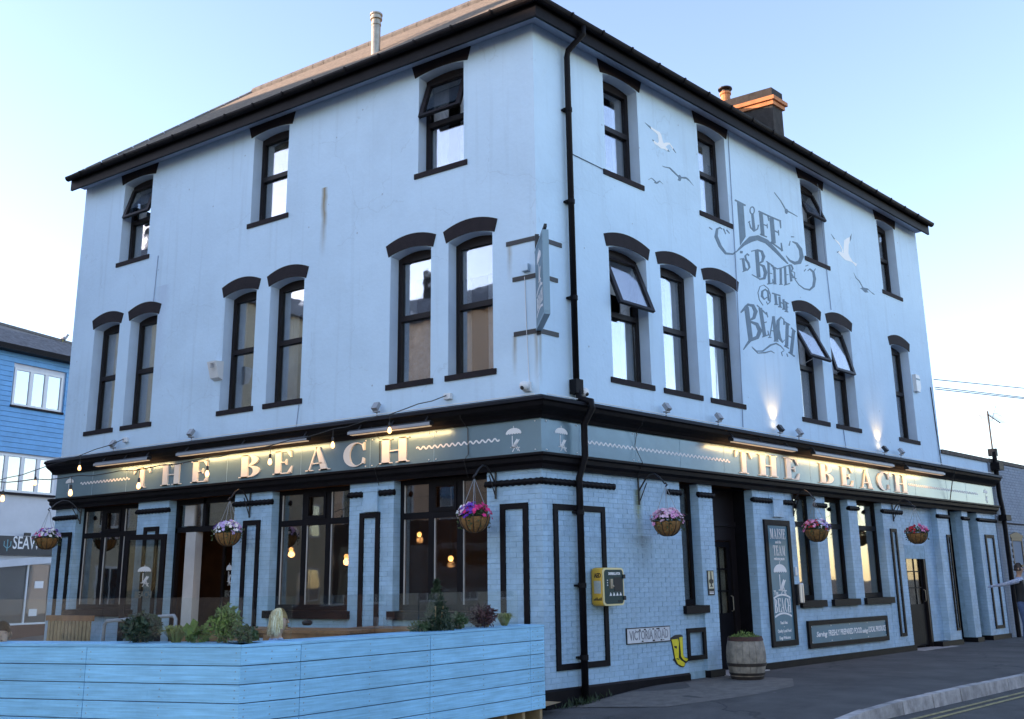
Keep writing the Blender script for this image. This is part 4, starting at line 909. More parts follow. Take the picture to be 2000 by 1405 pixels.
def spot(F, u, z, label, lit=False):
    t = thing('spotlight', label, 'light', F(u, .1, z-.1), 0, None if lit else 'small spotlights standing on the cornice')
    mb = MB(); mb.tube([F(u,.12,ZC+.03), F(u,.13,z-.02)], .012, 6); mb.fbox(F, u-.05, u+.05, .1, .17, z-.09, z-.07); mb.build('bracket', M_GREYPL, t)
    mb = MB()
    A = R_(35); H = lambda a, o, v: F(u+a, .15+o*math.cos(A)-v*math.sin(A), z+o*math.sin(A)+v*math.cos(A))
    mb.fbox(H, -.055, .055, -.035, .035, -.06, .07); mb.build('head', M_IRON if lit else M_GREYPL, t)
    mb = MB(); mb.fbox(H, -.045, .045, -.028, .028, .0705, .0735); mb.build('lens', emis('lit_lens', (1,.72,.4), 4) if lit else M_WHITEPL, t)
    if lit:
        L = bpy.data.lights.new('uplight_lamp', 'SPOT'); L.energy = 8; L.color = (1,.60,.2); L.spot_size = R_(80); L.spot_blend = .9; L.shadow_soft_size = .04
        lo = bpy.data.objects.new('uplight_lamp', L); COL.objects.link(lo); lo.parent = t
        P = F(u, .16, z+.06); d = (F(u, .03, z+.45)-P).normalized()
        lo.matrix_basis = wmat(t).inverted() @ (Matrix.Translation(P) @ d.to_track_quat('-Z','Y').to_matrix().to_4x4())
for u, l in ((9.9,'small grey spotlight on the cornice below the far end paired windows'), (7.55,'small grey spotlight on the cornice between the pairs of terrace side windows'), (3.02,'small grey spotlight on the cornice left of the corner paired windows')): spot(FL, u, 4.42, l)
for u, l in ((2.88,'small grey spotlight on the cornice under the second of three close windows'), (4.39,'small grey spotlight on the cornice under the third of three close windows'), (7.16,'small unlit spotlight on the cornice just right of the first lit uplighter'), (11.67,'small unlit spotlight on the cornice below the end window of the road side')): spot(FR, u, 4.42, l)
spot(FR, 6.45, 4.42, 'lit uplighter glowing on the wall below the painted slogan', True); spot(FR, 10.85, 4.40, 'lit uplighter glowing on the wall near the end window', True)
# junction box for the string lights, cameras, vent box, alarm
def wallbox(name, label, cat, F, u0, u1, z0, z1, d, m):
    t = thing(name, label, cat, F((u0+u1)/2, 0, z0)); mb = MB(); mb.fbox(F, u0, u1, 0, d, z0, z1)
    o = mb.build('casing', m, t); bv = o.modifiers.new('b', 'BEVEL'); bv.width = .012; bv.segments = 2; return t
wallbox('junction_box', 'small white junction box holding the string lights near the corner windows', 'box', FL, 1.58, 1.72, 4.40, 4.50, .07, M_WHITEPL)
wallbox('junction_box', 'small white junction box holding string lights at the far end of the terrace side', 'box', FL, 9.60, 9.72, 4.44, 4.54, .07, M_WHITEPL)
wallbox('junction_box', 'grey box above the middle bracket of the hanging sign', 'box', FL, .12, .24, 6.22, 6.34, .08, M_WALL_L)
t = thing('vent_box', 'white louvred vent box beside the middle pair of windows', 'vent', FL(7.0,0,5.4))
mb = MB(); mb.hexa([FL(6.92,0,5.38), FL(7.16,0,5.38), FL(7.16,.10,5.42), FL(6.92,.10,5.42), FL(6.92,0,5.74), FL(7.16,0,5.74), FL(7.16,.20,5.72), FL(6.92,.20,5.72)]); mb.build('hood', M_WHITEPL, t)
mb = MB()
for k in range(4): mb.fbox(FL, 6.96, 7.06, .19, .203, 5.60+k*.025, 5.61+k*.025)
mb.build('louvre', M_GREYPL, t)
def camera_dome(F, u, z, label):
    t = thing('security_camera', label, 'camera', F(u, .08, z), 0, 'security cameras at the pub corner')
    mb = MB(); mb.fbox(F, u-.06, u+.06, 0, .05, z-.07, z+.07); mb.build('back_box', M_WHITEPL, t)
    mb = MB(); mb.ball(F(u, .11, z), .075, n=14, m=10); mb.build('dome', M_WHITEPL, t, smooth=True)
    mb = MB(); q = F(u, .165, z-.035); mb.ball(q, .03); mb.build('lens', M_IRON, t, smooth=True)
camera_dome(FL, .2, 4.43, 'white dome security camera on the terrace side of the corner'); camera_dome(FR, .86, 4.42, 'white dome security camera beside the corner downpipe')
t = thing('alarm_box', 'white alarm box high on the end of the road side wall', 'alarm', FR(13.2,0,6.1)); mb = MB()
mb.prism(FR, [(13.05,6.02),(13.22,6.0),(13.30,6.12),(13.28,6.42),(13.05,6.44)], .0, .09); mb.build('casing', M_WHITEPL, t); mb = MB(); mb.fbox(FR, 13.06, 13.27, .09, .094, 6.30, 6.34); mb.build('stripe', M_TEALBD, t)
# telephone wires off the end wall
for k, (dz, e) in enumerate(((.22,(40,60,9.5)), (.02,(44,58,7.0)), (-.03,(46,56,6.5)))):
    p0 = FR(14.2,.05,6.25+dz); p1 = Vector(e); n = 14; pts = [p0.lerp(p1, i/n) - Vector((0,0,1.2*4*(i/n)*(1-i/n))) for i in range(n+1)]
    mb = MB(); mb.tube(pts, .012, 5); tag(mb.build('telephone_wire', M_CABLE), ['thin wire running level from the end wall of the pub', 'telephone wire sloping down from the pub end wall, upper of a close pair', 'telephone wire sloping down from the pub end wall, lower of a close pair'][k], 'wire')

# ---- hanging sign on the corner
BIS = Vector((CX, -1, 0)).normalized(); BN = Vector((-BIS.y, BIS.x, 0))
hs = thing('hanging_sign', 'tall teal hanging sign fixed edge-on to the pub corner', 'sign', FC(0, 5.2))
Hs = lambda u, o, z: BIS*u + BN*o + Vector((0,0,z))
mb = MB(); mb.fbox(Hs, .08, .96, -.04, .04, 5.29, 6.46); mb.build('panel', mat('teal_sign_face', (.09,.20,.26), .4, var=.1), hs)
mb = MB(); mb.fbox(Hs, .06, .98, -.045, .045, 5.25, 5.288); mb.fbox(Hs, .06, .98, -.045, .045, 6.462, 6.50); mb.fbox(Hs, .962, .985, -.045, .045, 5.29, 6.46); mb.build('edge_trim', mat('sign_edge', (.20,.34,.42), .4), hs)
mb = MB(); mb.fbox(Hs, .0, 1.0, -.02, .02, 6.53, 6.58); mb.fbox(Hs, .0, .05, -.03, .03, 5.2, 6.78); mb.tube([Hs(.1,0,6.55), Hs(.1,0,6.45)], .012, 6); mb.tube([Hs(.9,0,6.55), Hs(.9,0,6.45)], .012, 6); mb.build('bracket', M_IRON, hs)
for z, e in ((6.74,.55), (6.14,.44), (5.27,.43)):
    for F in (FL, FR): mb = MB(); mb.fbox(F, .0, e, .002, .016, z-.035, z+.035); mb.build('strap', M_IRON, hs)
for sg in (-1, 1):
    mb = MB(); Hx = lambda u, o, z: Hs(u, sg*o, z)
    logo(mb, lambda m_, p: m_.prism(Hx, p, .0405, .0435), .52, 5.78, .6)
    for zz in (5.42, 5.74): P = stroke([(.2+.64*k/10, zz+.05*(1-(k/5-1)**2), .035) for k in range(11)]); mb.prism(Hx, P, .0405, .0435)
    serif_word(mb, 'BEACH', .22, .84, 5.50, .19, 1, lambda m_, p: m_.prism(Hx, p, .0405, .0435)); mb.build('lettering', M_WHITE, hs)

# ---- boards and plaques on the right wall
bd = thing('menu_board', 'tall narrow teal board with white lettering and a parasol emblem beside the main door', 'sign', FR(6.26,0,.4))
mb = MB(); a, b, z0, z1, t = 5.81, 6.70, .41, 2.68, .10
for q in ((a, a+t, z0, z1), (b-t, b, z0, z1), (a+t, b-t, z0, z0+t), (a+t, b-t, z1-t, z1)): mb.fbox(FR, q[0], q[1], .0, .04, q[2], q[3])
mb.build('frame', M_BLACK, bd)
mb = MB(); mb.fbox(FR, a+t, b-t, .0, .022, z0+t, z1-t); face = mb.build('panel', M_TEALBD, bd)
pf = put_on(FR, 1, 6.255, .0222, .0252)
mb = MB(); serif_word(mb, 'MAISIE', -.26, .27, 2.33, .19, 1, pf); serif_word(mb, 'TEAM', -.19, .22, 2.03, .18, 1, pf); logo(mb, pf, 0.0, 1.30, .62)
for zz in (1.26, .93): 
    P = stroke([(-.29+.58*k/12, zz+.06*(1-(k/6-1)**2), .032) for k in range(13)]); pf(mb, P)
GLYB = [('B',-.285), ('E',-.165), ('A',-.06), ('C',.065), ('H',.17)]
for c, x in GLYB:
    wd, polys = GLY[c]; sx = .115/wd
    for p in polys: pf(mb, [(x+q*sx, .985 + .03*(1-((x+.06)/.3)**2) + r*.25) for q, r in p])
mb.build('lettering', M_WHITE, face)
for body, z, wd, sh in (('and the', 2.25, .20, .3), ('welcomes you to', 1.945, .36, .3), ('The', 1.315, .15, 0), ('Real Ales', .80, .24, 0), ('-', .735, .02, 0), ('Quality Local Food', .655, .46, 0), ('-', .605, .02, 0), ('Dogs Welcome', .535, .38, 0)):
    text_on('lettering', body, .075 if body != 'The' else .12, FR, 6.255 - (.20 if body == 'The' else 0), z, .0235, M_WHITE, face, 1, .002, sh, wd)
fbd = thing('food_board', 'wide low teal board about freshly prepared food and local produce', 'sign', FR(8.7,-.04,.32))
mb = MB(); a, b, z0, z1, t = 7.08, 10.36, .32, .82, .085; o_ = 0
for q in ((a, a+t, z0, z1), (b-t, b, z0, z1), (a+t, b-t, z0, z0+t), (a+t, b-t, z1-t, z1)): mb.fbox(FR, q[0], q[1], o_, o_+.05, q[2], q[3])
mb.build('frame', M_BLACK, fbd)
mb = MB(); mb.fbox(FR, a+t, b-t, o_, o_+.03, z0+t, z1-t); face = mb.build('panel', M_TEALBD, fbd)
for body, u, wd, sh, sz in (('Serving', 7.58, .42, .35, .13), ('FRESHLY PREPARED FOOD', 8.52, 1.36, 0, .15), ('using', 9.34, .24, .35, .11), ('LOCAL PRODUCE', 9.87, .78, 0, .15)): text_on('lettering', body, sz, FR, u, .52, o_+.0315, M_WHITE, face, 1, .004, sh, wd)
mb = MB()
for u in (7.2,7.95,8.7,9.45,10.24):
    for z in (.43,.71): mb.ball(FR(u,o_+.031,z), .012)
mb.build('screws', M_WHITEPL, face)
sn = thing('street_sign', 'weathered white street nameplate low on the road side brick wall', 'sign', FR(2.29,0,.66))
M_PLATE = mat('chipped_white_plate', (.66,.68,.70), .5, var=0, vscale=5, col2=(.50,.53,.57)); M_PLTXT = mat('faded_sign_paint', (.16,.17,.20), .6, col2=(.30,.31,.34), vscale=3)
mb = MB(); mb.fbox(FR, 1.755, 2.835, .0, .018, .665, .905); mb.build('backing', M_IRON, sn); mb = MB(); mb.fbox(FR, 1.77, 2.82, .018, .022, .68, .89); mb.build('plate', M_PLATE, sn)
text_on('lettering', 'VICTORIA ROAD', .19, FR, 2.295, .725, .0235, M_PLTXT, sn, 1, .003, 0, .96)
mb = MB()
for k in range(12): u = random.uniform(1.95,2.8); z = random.choice((.87,.872,.70)); s = random.uniform(.01,.035); mb.fbox(FR, u, u+s*1.6, .0222, .0232+random.random()*.0006, z-s*.4, z+s*.3)
mb.build('chipped_paint', M_IRON, sn)
bt = thing('boots_sign', 'yellow cut-out sign of a pair of wellington boots', 'sign', FR(3.06,0,.25))
def BP(pts): return [(2.862+(x-735)/252*.428, .745-(y-230)/470*.49) for x, y in pts]
M_YEL = mat('yellow_boot_paint', (.80,.62,.03), .5, var=.15, vscale=8)
mb = MB(); mb.prism(FR, BP([(728,262),(800,225),(880,222),(918,240),(916,300),(912,520),(930,560),(980,575),(992,605),(965,640),(938,650),(925,690),(900,708),(860,695),(800,650),(778,610),(750,585),(770,560),(755,430)]), .0, .012); mb.build('outline', M_IRON, bt)
mb = MB(); mb.prism(FR, BP([(738,285),(838,282),(848,330),(835,560),(870,600),(930,645),(915,690),(880,688),(820,650),(790,590),(778,550),(765,430)]), .0122, .016); mb.prism(FR, BP([(858,262),(908,255),(905,520),(925,565),(975,585),(975,605),(945,622),(900,590),(872,545),(868,400)]), .0122, .017); mb.build('boots', M_YEL, bt)
mb = MB(); mb.prism(FR, BP([(770,380),(812,385),(812,425),(775,408)]), .0162, .0175); mb.prism(FR, BP([(800,560),(840,575),(838,590),(798,575)]), .0162, .0175); mb.build('boot_marks', M_IRON, bt)
pq = thing('plaque', 'narrow black and cream beer plaque on the pier beside the main door', 'sign', FR(4.04,0,1.35))
mb = MB(); mb.fbox(FR, 3.95, 4.13, 0, .015, 1.35, 1.76); mb.build('backing', M_IRON, pq); mb = MB(); mb.fbox(FR, 3.965, 4.115, .015, .018, 1.46, 1.745); mb.build('picture', mat('cream_print', (.62,.58,.46), .5, col2=(.5,.4,.2), vscale=9), pq)
mb = MB(); mb.prism(FR, [(4.03,1.74),(4.05,1.74),(4.06,1.62),(4.10,1.60),(4.10,1.56),(4.06,1.54),(4.055,1.52),(4.085,1.49),(3.995,1.49),(4.025,1.52),(4.02,1.54),(3.98,1.56),(3.98,1.60),(4.02,1.62)], .0182, .021); mb.build('emblem', M_IRON, pq)
mb = MB(); mb.fbox(FR, 3.98, 4.10, .0152, .0175, 1.375, 1.39); mb.fbox(FR, 3.98, 4.10, .0152, .0175, 1.40, 1.41); mb.build('small_print', M_WHITE, pq)
ash = thing('cigarette_bin', 'slim steel cigarette bin on the pier beside the first narrow window', 'bin', FR(6.87,0,1.12))
mb = MB(); mb.lathe([(.05,1.16),(.055,1.17),(.055,1.50),(.045,1.52)], 14, FR(6.86,.07,0)); mb.build('canister', mat('brushed_steel', (.62,.62,.64), .3, metal=.8), ash); mb = MB(); mb.fbox(FR, 6.76, 6.80, 0, .06, 1.12, 1.5); mb.build('bracket', M_IRON, ash)
wallbox('switch_box', 'small white switch box above the cigarette bin', 'box', FR, 6.80, 6.87, 1.66, 1.82, .03, M_WHITEPL)

# ---- defibrillator cabinet
aed = thing('defibrillator_cabinet', 'yellow defibrillator cabinet with a dark green door beside the downpipe', 'cabinet', FR(1.25,0,1.23))
M_AEDY = mat('yellow_powder_coat', (.72,.40,.045), .4, var=.06); M_AEDG = mat('dark_green_door', (.012,.050,.052), .3)
mb = MB(); mb.fbox(FR, .98, 1.46, .0, .24, 1.25, 1.80); c_ = mb.build('casing', M_AEDY, aed); bv = c_.modifiers.new('b', 'BEVEL'); bv.width = .055; bv.segments = 4
def rrect(u0, u1, z0, z1, r): return ell(u1-r, z1-r, r, r, 0, 90, 5)+ell(u0+r, z1-r, r, r, 90, 180, 5)+ell(u0+r, z0+r, r, r, 180, 270, 5)+ell(u1-r, z0+r, r, r, 270, 360, 5)
mb = MB(); mb.prism(FR, rrect(.985,1.455,1.255,1.795,.06), .238, .252); mb.build('door_rim', mat('pale_yellow_rim', (.82,.68,.36), .4), aed)
mb = MB(); mb.prism(FR, rrect(1.01,1.43,1.28,1.77,.05), .2522, .258); dr_ = mb.build('door', M_AEDG, aed)
mb = MB(); mb.fbox(FR, 1.22, 1.40, .2582, .261, 1.46, 1.66); mb.fbox(FR, 1.42, 1.47, .24, .275, 1.64, 1.70); mb.fbox(FR, 1.42, 1.47, .24, .275, 1.33, 1.39); mb.fbox(FR, 1.30, 1.38, .2582, .262, 1.305, 1.33); mb.build('window', M_IRON, dr_)
mb = MB(); mb.fbox(FR, 1.12, 1.17, .2582, .285, 1.50, 1.635); mb.ball(FR(1.165,.285,1.53), .02); mb.build('keypad', M_STEEL, dr_)
text_on('lettering', 'DEFIBRILLATOR', .05, FR, 1.235, 1.695, .2595, M_WHITE, dr_, 1, .002, 0, .27)
mb = MB()
for k in range(4): u = 1.11+k*.075; mb.prism(FR, [(u,1.395),(u+.055,1.395),(u+.04,1.43),(u+.025,1.445),(u+.015,1.42)], .2582, .260)
for k in range(3): mb.fbox(FR, 1.065, 1.085, .2582, .260, 1.54+k*.035, 1.555+k*.035)
mb.build('pictograms', M_WHITE, dr_)
sF = lambda a, o, z: FR(.98-o, a, z)
text_on('lettering', 'AED', .085, sF, .15, 1.66, .0015, M_IRON, aed, 1, .003, 0, .13); mb = MB(); [mb.fbox(sF, .07+k*.026, .088+k*.026, .0005, .003, 1.33, 1.35+.012*(k % 3)) for k in range(6)]; mb.build('worn_lettering', M_IRON, aed)
mb = MB(); mb.fbox(sF, .08, .21, .0005, .004, 1.43, 1.61); mb.build('side_label', mat('label_print', (.55,.5,.4), .5, col2=(.3,.4,.45), vscale=20), aed)
wallbox('key_safe', 'small black and white key safe tucked behind the yellow cabinet', 'box', FR, 1.47, 1.56, 1.27, 1.52, .05, M_IRON)

# ---- hanging baskets
FLW = {'pink': (.80,.32,.55), 'hot': (.85,.04,.22), 'white': (.80,.80,.80), 'purple': (.16,.04,.42), 'lilac': (.55,.42,.75), 'red': (.55,.02,.04), 'palepink': (.85,.55,.68)}
FM = {k: mat('petal_'+k, v, .6) for k, v in FLW.items()}
M_LEAF = mat('leaf_green', (.045,.085,.025), .6, var=.4, vscale=6); M_LEAF2 = mat('leaf_light', (.13,.20,.04), .6, var=.35, vscale=7); M_LEAFD = mat('leaf_dark', (.020,.045,.018), .6, var=.4, vscale=6); M_LEAFR = mat('leaf_bronze', (.075,.022,.022), .6, var=.4, vscale=8); M_GRASSY = mat('grass_blade', (.24,.24,.06), .7, var=.4, vscale=5)
def leaf(mb, p, d, l, w_):
    d = d.normalized(); s = d.cross(Vector((random.uniform(-1,1), random.uniform(-1,1), random.uniform(-1,1)))).normalized()*w_; q = d.cross(s).normalized()*w_*.35
    mb.add([p, p+d*l*.5+s+q, p+d*l, p+d*l*.5-s+q], [(0,1,2), (0,2,3)])
def rdir(): return Vector((random.gauss(0,1), random.gauss(0,1), random.gauss(0,1))).normalized()
def basket(F, uw, u, z, cols, label, hook_u):
    """bracket on the wall at hook_u, basket hanging at u with its rim at z"""
    o = .46; base = F(u, o, z-.12)
    t = thing('hanging_basket', label, 'basket', base, 0, None); R0 = .215
    c = F(u, o, z)
    prof_ = [(R0*math.sin(k/8*math.pi/2)+.004, -.23*math.cos(k/8*math.pi/2)) for k in range(9)]
    mb = MB(); mb.lathe(prof_+[(R0-.02,.0),(R0-.03,-.03)], 22, c); mb.build('coir_bowl', M_COIR, t, smooth=True)
    mb = MB()
    for k in range(12):
        q = 2*math.pi*k/12; mb.tube([c+Vector(((r+.006)*math.cos(q), (r+.006)*math.sin(q), zz)) for r, zz in prof_[1:]], .005, 5)
    mb.lathe([(R0+.002,-.006),(R0+.012,0),(R0+.002,.006)], 22, c, False); mb.lathe([(R0*.8,-.13),(R0*.8+.012,-.127),(R0*.8,-.124)], 22, c, False); mb.build('wire_frame', M_IRON, t)
    top = c + Vector((0,0,.56)); mb = MB()
    for k in range(4):
        q = 2*math.pi*k/4+.5; mb.tube([c+Vector((R0*math.cos(q), R0*math.sin(q), 0)), top], .004, 5)
    mb.build('chain', M_GREYPL, t)
    mb = MB(); du = u-hook_u
    arc = [F(hook_u, .03, z+.50)] + [F(hook_u+du*s, .03+(o-.03)*s, z+.50+.26*math.sin(s*math.pi*.92)) for s in (.1,.25,.42,.6,.78,.9,.97)] + [F(u, o, z+.60), F(u+.0, o+.03, z+.565), F(u, o, z+.545)]
    mb.tube(arc, .013, 7); mb.tube([F(hook_u,.02,z+.72), F(hook_u,.025,z+.28)], .016, 6); mb.tube([F(hook_u,.03,z+.32), F(hook_u+du*.3,.03+(o-.03)*.3,z+.62)], .009, 6); mb.build('bracket', M_IRON, t)
    lf = MB()
    for k in range(260):
        d = rdir(); d.z = abs(d.z)*.7-.1; rr = random.uniform(.1,.25); p = c+Vector((d.x*rr*1.05, d.y*rr*1.05, .02+max(-.02,d.z)*rr*.8)); leaf(lf, p, rdir()+Vector((0,0,.3)), random.uniform(.04,.075), .016)
    for k in range(8):
        q = random.uniform(0,6.28); p = c+Vector((R0*math.cos(q), R0*math.sin(q), 0))
        for j in range(7): leaf(lf, p+Vector((.03*math.cos(q), .03*math.sin(q), -.025*j)), rdir(), .045, .013)
    lf.build('foliage', M_LEAF, t, fix=False)
    for ci, (cn, cnt, qa, qb) in enumerate(cols):
        fl_ = MB()
        for k in range(cnt):
            q = random.uniform(qa, qb); rr = math.sqrt(random.uniform(.05,1))*.255; h = .13*(1-(rr/.27)**2)+random.uniform(-.02,.05)
            if rr > .2 and random.random() < .5: h -= random.uniform(0,.08)
            p = c+Vector((rr*math.cos(q), rr*math.sin(q), .03+h)); n = (Vector((math.cos(q)*rr*3.2, math.sin(q)*rr*3.2, .45))+rdir()*.35).normalized(); a = n.orthogonal().normalized(); b2 = n.cross(a); s = random.uniform(.018,.042); b0 = len(fl_.v)
            fl_.v.append(p)
            for j in range(10):
                an = 2*math.pi*j/10; r2 = s*(1 if j % 2 else .72); fl_.v.append(p+(a*math.cos(an)+b2*math.sin(an))*r2+n*.010)
            for j in range(10): fl_.f.append((b0, b0+1+j, b0+1+(j+1) % 10))
        fl_.build('blossom', FM[cn], t, fix=False)
    return t
TP = 2*math.pi
basket(FL, 0, 11.35, 2.60, [('lilac',70,0,TP),('white',60,0,TP),('hot',24,3.5,5.2),('purple',20,0,TP)], 'hanging basket of lilac and white flowers with a red bloom at the far end pier', 10.95)
basket(FL, 0, 6.02, 2.50, [('white',90,0,TP),('purple',40,2.4,4.4),('lilac',50,4.6,6.6)], 'hanging basket of white and purple flowers beside the open entrance', 6.0)
basket(FL, 0, .86, 2.53, [('hot',46,-1.6,1.2),('purple',46,3.6,5.4),('white',30,2.4,4.4),('palepink',50,2.2,4.6)], 'hanging basket of hot pink, purple and pale pink flowers near the corner', .78)
basket(FR, 0, 2.32, 2.50, [('palepink',150,0,TP),('pink',60,0,TP)], 'hanging basket full of pale pink petunias on the bare road side wall', 2.19)
basket(FR, 0, 6.92, 2.50, [('lilac',70,-.9,1.2),('pink',40,3,5.2),('white',30,-1,1.5),('red',20,0,TP)], 'hanging basket of pink and lilac flowers in front of the narrow windows', 6.9)
basket(FR, 0, 11.30, 2.54, [('pink',40,-1,1.2),('red',34,2,5),('hot',16,-1,1)], 'hanging basket of dark red and pink flowers above the second door', 11.18)

# ---- string lights
def bulb(mb_s, mb_b, p, drop=.13):
    mb_s.tube([p, p-Vector((0,0,drop))], .005, 5); q = p-Vector((0,0,drop)); mb_s.lathe([(.016,0),(.02,-.02),(.02,-.065),(.016,-.07)], 8, q); mb_b.lathe([(.012,-.068),(.02,-.085),(.030,-.115),(.032,-.135),(.026,-.158),(.008,-.172)], 10, q)
def string(P0, P1, sag, n, ts, label, mid=None):
    t = thing('string_lights', label, 'string lights', P0); pts = []
    for i in range(n+1):
        s = i/n; pts.append(P0.lerp(P1, s)-Vector((0,0,sag*4*s*(1-s)+.015*math.sin(i*2.1))))
    mb = MB(); mb.tube(pts, .008, 5); mb.build('cable', M_CABLE, t)
    for s in ts:
        i = s*n; k = min(int(i), n-1); p = pts[k].lerp(pts[k+1], i-k); a, b = MB(), MB(); bulb(a, b, p); so_ = a.build('bulb_socket', M_IRON, t); b.build('bulb', M_BULB, so_, smooth=True)
string(FL(1.65,.08,4.46), Vector((-9.2,-4.6,3.25)), .42, 40, (.10,.2,.31,.42,.54,.66,.78,.89), 'string of warm bulbs sagging across the terrace side from the corner junction box')
string(FL(9.66,.08,4.5), Vector((-12.9,-4.0,2.95)), .22, 20, (.15,.3,.48,.66,.84), 'string of warm bulbs running from the far junction box away over the terrace')

# ---- lamps inside the bar, seen through the shopfront
for k, (F, u, o, z) in enumerate(((FL,4.9,-1.3,2.1), (FL,4.1,-2.4,2.5), (FL,2.35,-1.0,2.0), (FL,1.5,-1.2,2.85), (FL,1.1,-1.9,2.6), (FL,10.2,-1.6,2.3), (FL,7.0,-2.0,2.3), (FR,9,-2,2.4))):
    t = thing('pendant_lamp', ['glowing bulb hanging inside behind the middle bay window', 'dim bulb deep in the bar behind the middle bay window', 'glowing bulb hanging inside behind the bay window nearest the corner', 'bright bulb behind the toplight nearest the corner', 'small bulb deep in the bar behind the bay window nearest the corner', 'glowing bulb inside the far end bay window', 'warm bulb hanging inside the open entrance', 'glowing bulb behind the narrow road side windows'][k], 'lamp', F(u,o,z), 0, 'bulbs hanging in the bar')
    mb = MB(); mb.tube([F(u,o,3.28), F(u,o,z+.08)], .006, 5); mb.lathe([(.02,.05),(.022,.1)], 8, F(u,o,z)); mb.build('flex', M_IRON, t); mb = MB(); mb.ball(F(u,o,z), .045, n=12, m=8); mb.build('bulb', M_BULB, t, smooth=True)
    L = bpy.data.lights.new('pendant_glow', 'POINT'); L.energy = 1.2; L.color = (1,.55,.22); L.shadow_soft_size = .06; lo = bpy.data.objects.new('pendant_glow', L); COL.objects.link(lo); lo.parent = t; lo.matrix_basis = Matrix.Translation((0,0,-.09))

# ---- barrel planter
bp = FR(4.02, .62, 0); bz = ground_z(bp)
bar = thing('barrel_planter', 'weathered half barrel planter with rusty hoops beside the main door', 'planter', (bp.x, bp.y, bz))
M_STAVE = mat('grey_weathered_oak', (.36,.30,.245), .85, var=.45, vscale=7, bump=.4, bscale=30, col2=(.17,.145,.12)); M_HOOP = mat('rusted_hoop', (.035,.022,.018), .7, var=.5, vscale=10)
def br(z): return .315 - .075*((z-.36)/.36)**2 + .0
for k in range(18):
    mb = MB(); n = 8; a0, a1 = 2*math.pi*(k+.02)/18, 2*math.pi*(k+.98)/18; j = random.uniform(-.003,.003)
    for i in range(n+1):
        z = .0+.66*i/n
        for r2 in (br(z)+j, br(z)-.03):
            for an in (a0, (a0+a1)/2, a1): mb.v.append(Vector((bp.x+r2*math.cos(an), bp.y+r2*math.sin(an), bz+z)))
    for i in range(n):
        b = i*6; c = b+6
        mb.f += [(b,b+1,c+1,c), (b+1,b+2,c+2,c+1), (b+5,b+4,c+4,c+5), (b+4,b+3,c+3,c+4), (b+2,b+5,c+5,c+2), (b+3,b,c,c+3)]
    mb.f += [(0,3,4,1), (1,4,5,2)]; e = n*6; mb.f += [(e,e+1,e+4,e+3), (e+1,e+2,e+5,e+4)]
    mb.build('stave', M_STAVE, bar)
for z, h in ((.0,.055), (.07,.04), (.21,.05), (.60,.065)):
    mb = MB(); mb.lathe([(br(z)+.004,z), (br(z)+.009,z+.002), (br(z+h)+.009,z+h-.002), (br(z+h)+.004,z+h)], 36, (bp.x,bp.y,bz), False); mb.build('hoop', mat('rim_rust', (.075,.03,.022), .8, var=.4, vscale=9) if z > .5 else M_HOOP, bar)
mb = MB(); mb.lathe([(.001,.60),(.26,.60)], 24, (bp.x,bp.y,bz), False); mb.build('soil', M_LEAFD, bar)
mb = MB()
for k in range(420):
    q = random.uniform(0,TP); rr = math.sqrt(random.random())*.25; h = .10*(1-(rr/.3)**2)*random.uniform(.3,1.25); leaf(mb, Vector((bp.x+rr*math.cos(q), bp.y+rr*math.sin(q), bz+.60+h)), rdir()+Vector((0,0,.5)), random.uniform(.03,.07), .011)
mb.build('trailing_plant', M_LEAF2, bar, fix=False)
# weeds along the wall foot
wd = MB()
for k in range(130):
    u = random.gauss(.62,.22); p = FR(u, random.uniform(.06,.2), 0); p.z = ground_z(p); leaf(wd, p, Vector((random.gauss(0,.5), random.gauss(0,.5), 1)), random.uniform(.04,.15), .010)
tag(stuff(wd.build('weeds', M_LEAFD, fix=False)), 'small weeds growing at the foot of the downpipe', 'weeds')

# ------------------------------------------------------------------ terrace: planter fence, glass screens, planting, furniture, people
M_FENCE = mat('bright_blue_board', (.22,.62,.88), .55, var=.12, vscale=1.3, bump=.25, bscale=22, rnd=.10, grain=(2.5,2.5,60))
M_PALLET = mat('raw_pine', (.35,.24,.13), .8, var=.25, vscale=6)
FZ0, FZ1, NB = .06, 1.05, 6
def fence(label, P, Q, splits):
    P, Q = Vector((*P,0)), Vector((*Q,0)); d = (Q-P); W = d.length; d.normalize(); nn = Vector((-d.y, d.x, 0))   # nn points into the terrace
    D = lambda u, o, z: P + d*u + nn*o + Vector((0,0,z))
    t = thing('planter_fence', label, 'fence', P); bh = (FZ1-FZ0)/NB; ed = [0]+splits+[W]
    for a, b in zip(ed[:-1], ed[1:]):
        for k in range(NB):
            mb = MB(); j = random.uniform(-.002,.002); z0 = FZ0+bh*k; mb.fbox(D, a+.003, b-.003, j, .025, z0+.004, z0+bh-.004); o = mb.build('board', M_FENCE, t); bv = o.modifiers.new('b', 'BEVEL'); bv.width = .003
    mb = MB(); mb.fbox(D, 0, W, .0255, .05, FZ0, FZ1-.01); mb.build('backing', M_IRON, t)
    mb = MB()
    for a, b in zip(ed[:-1], ed[1:]):
        for k in range(NB):
            for u in (a+.05, (a+b)/2, b-.05):
                for f in (.3, .7): mb.ball(D(u, -.001, FZ0+bh*(k+f)), .006, n=6, m=4)
    stuff(mb.build('screw_heads', M_GREYPL, t))
    mb = MB(); mb.fbox(D, -.0, W, -.004, .42, FZ1, FZ1+.025); mb.build('top_rail', M_FENCE, t)
    mb = MB(); mb.fbox(D, 0, W, .40, .42, FZ0, FZ1); mb.build('inner_side', M_FENCE, t)
    n = max(2, int(W/.35))
    for k in range(n+1): mb = MB(); u = (W-.06)*k/n; mb.fbox(D, u, u+.05, .05, .38, FZ0-.2, FZ0); mb.build('pallet_foot', M_PALLET, t)
    return D, W
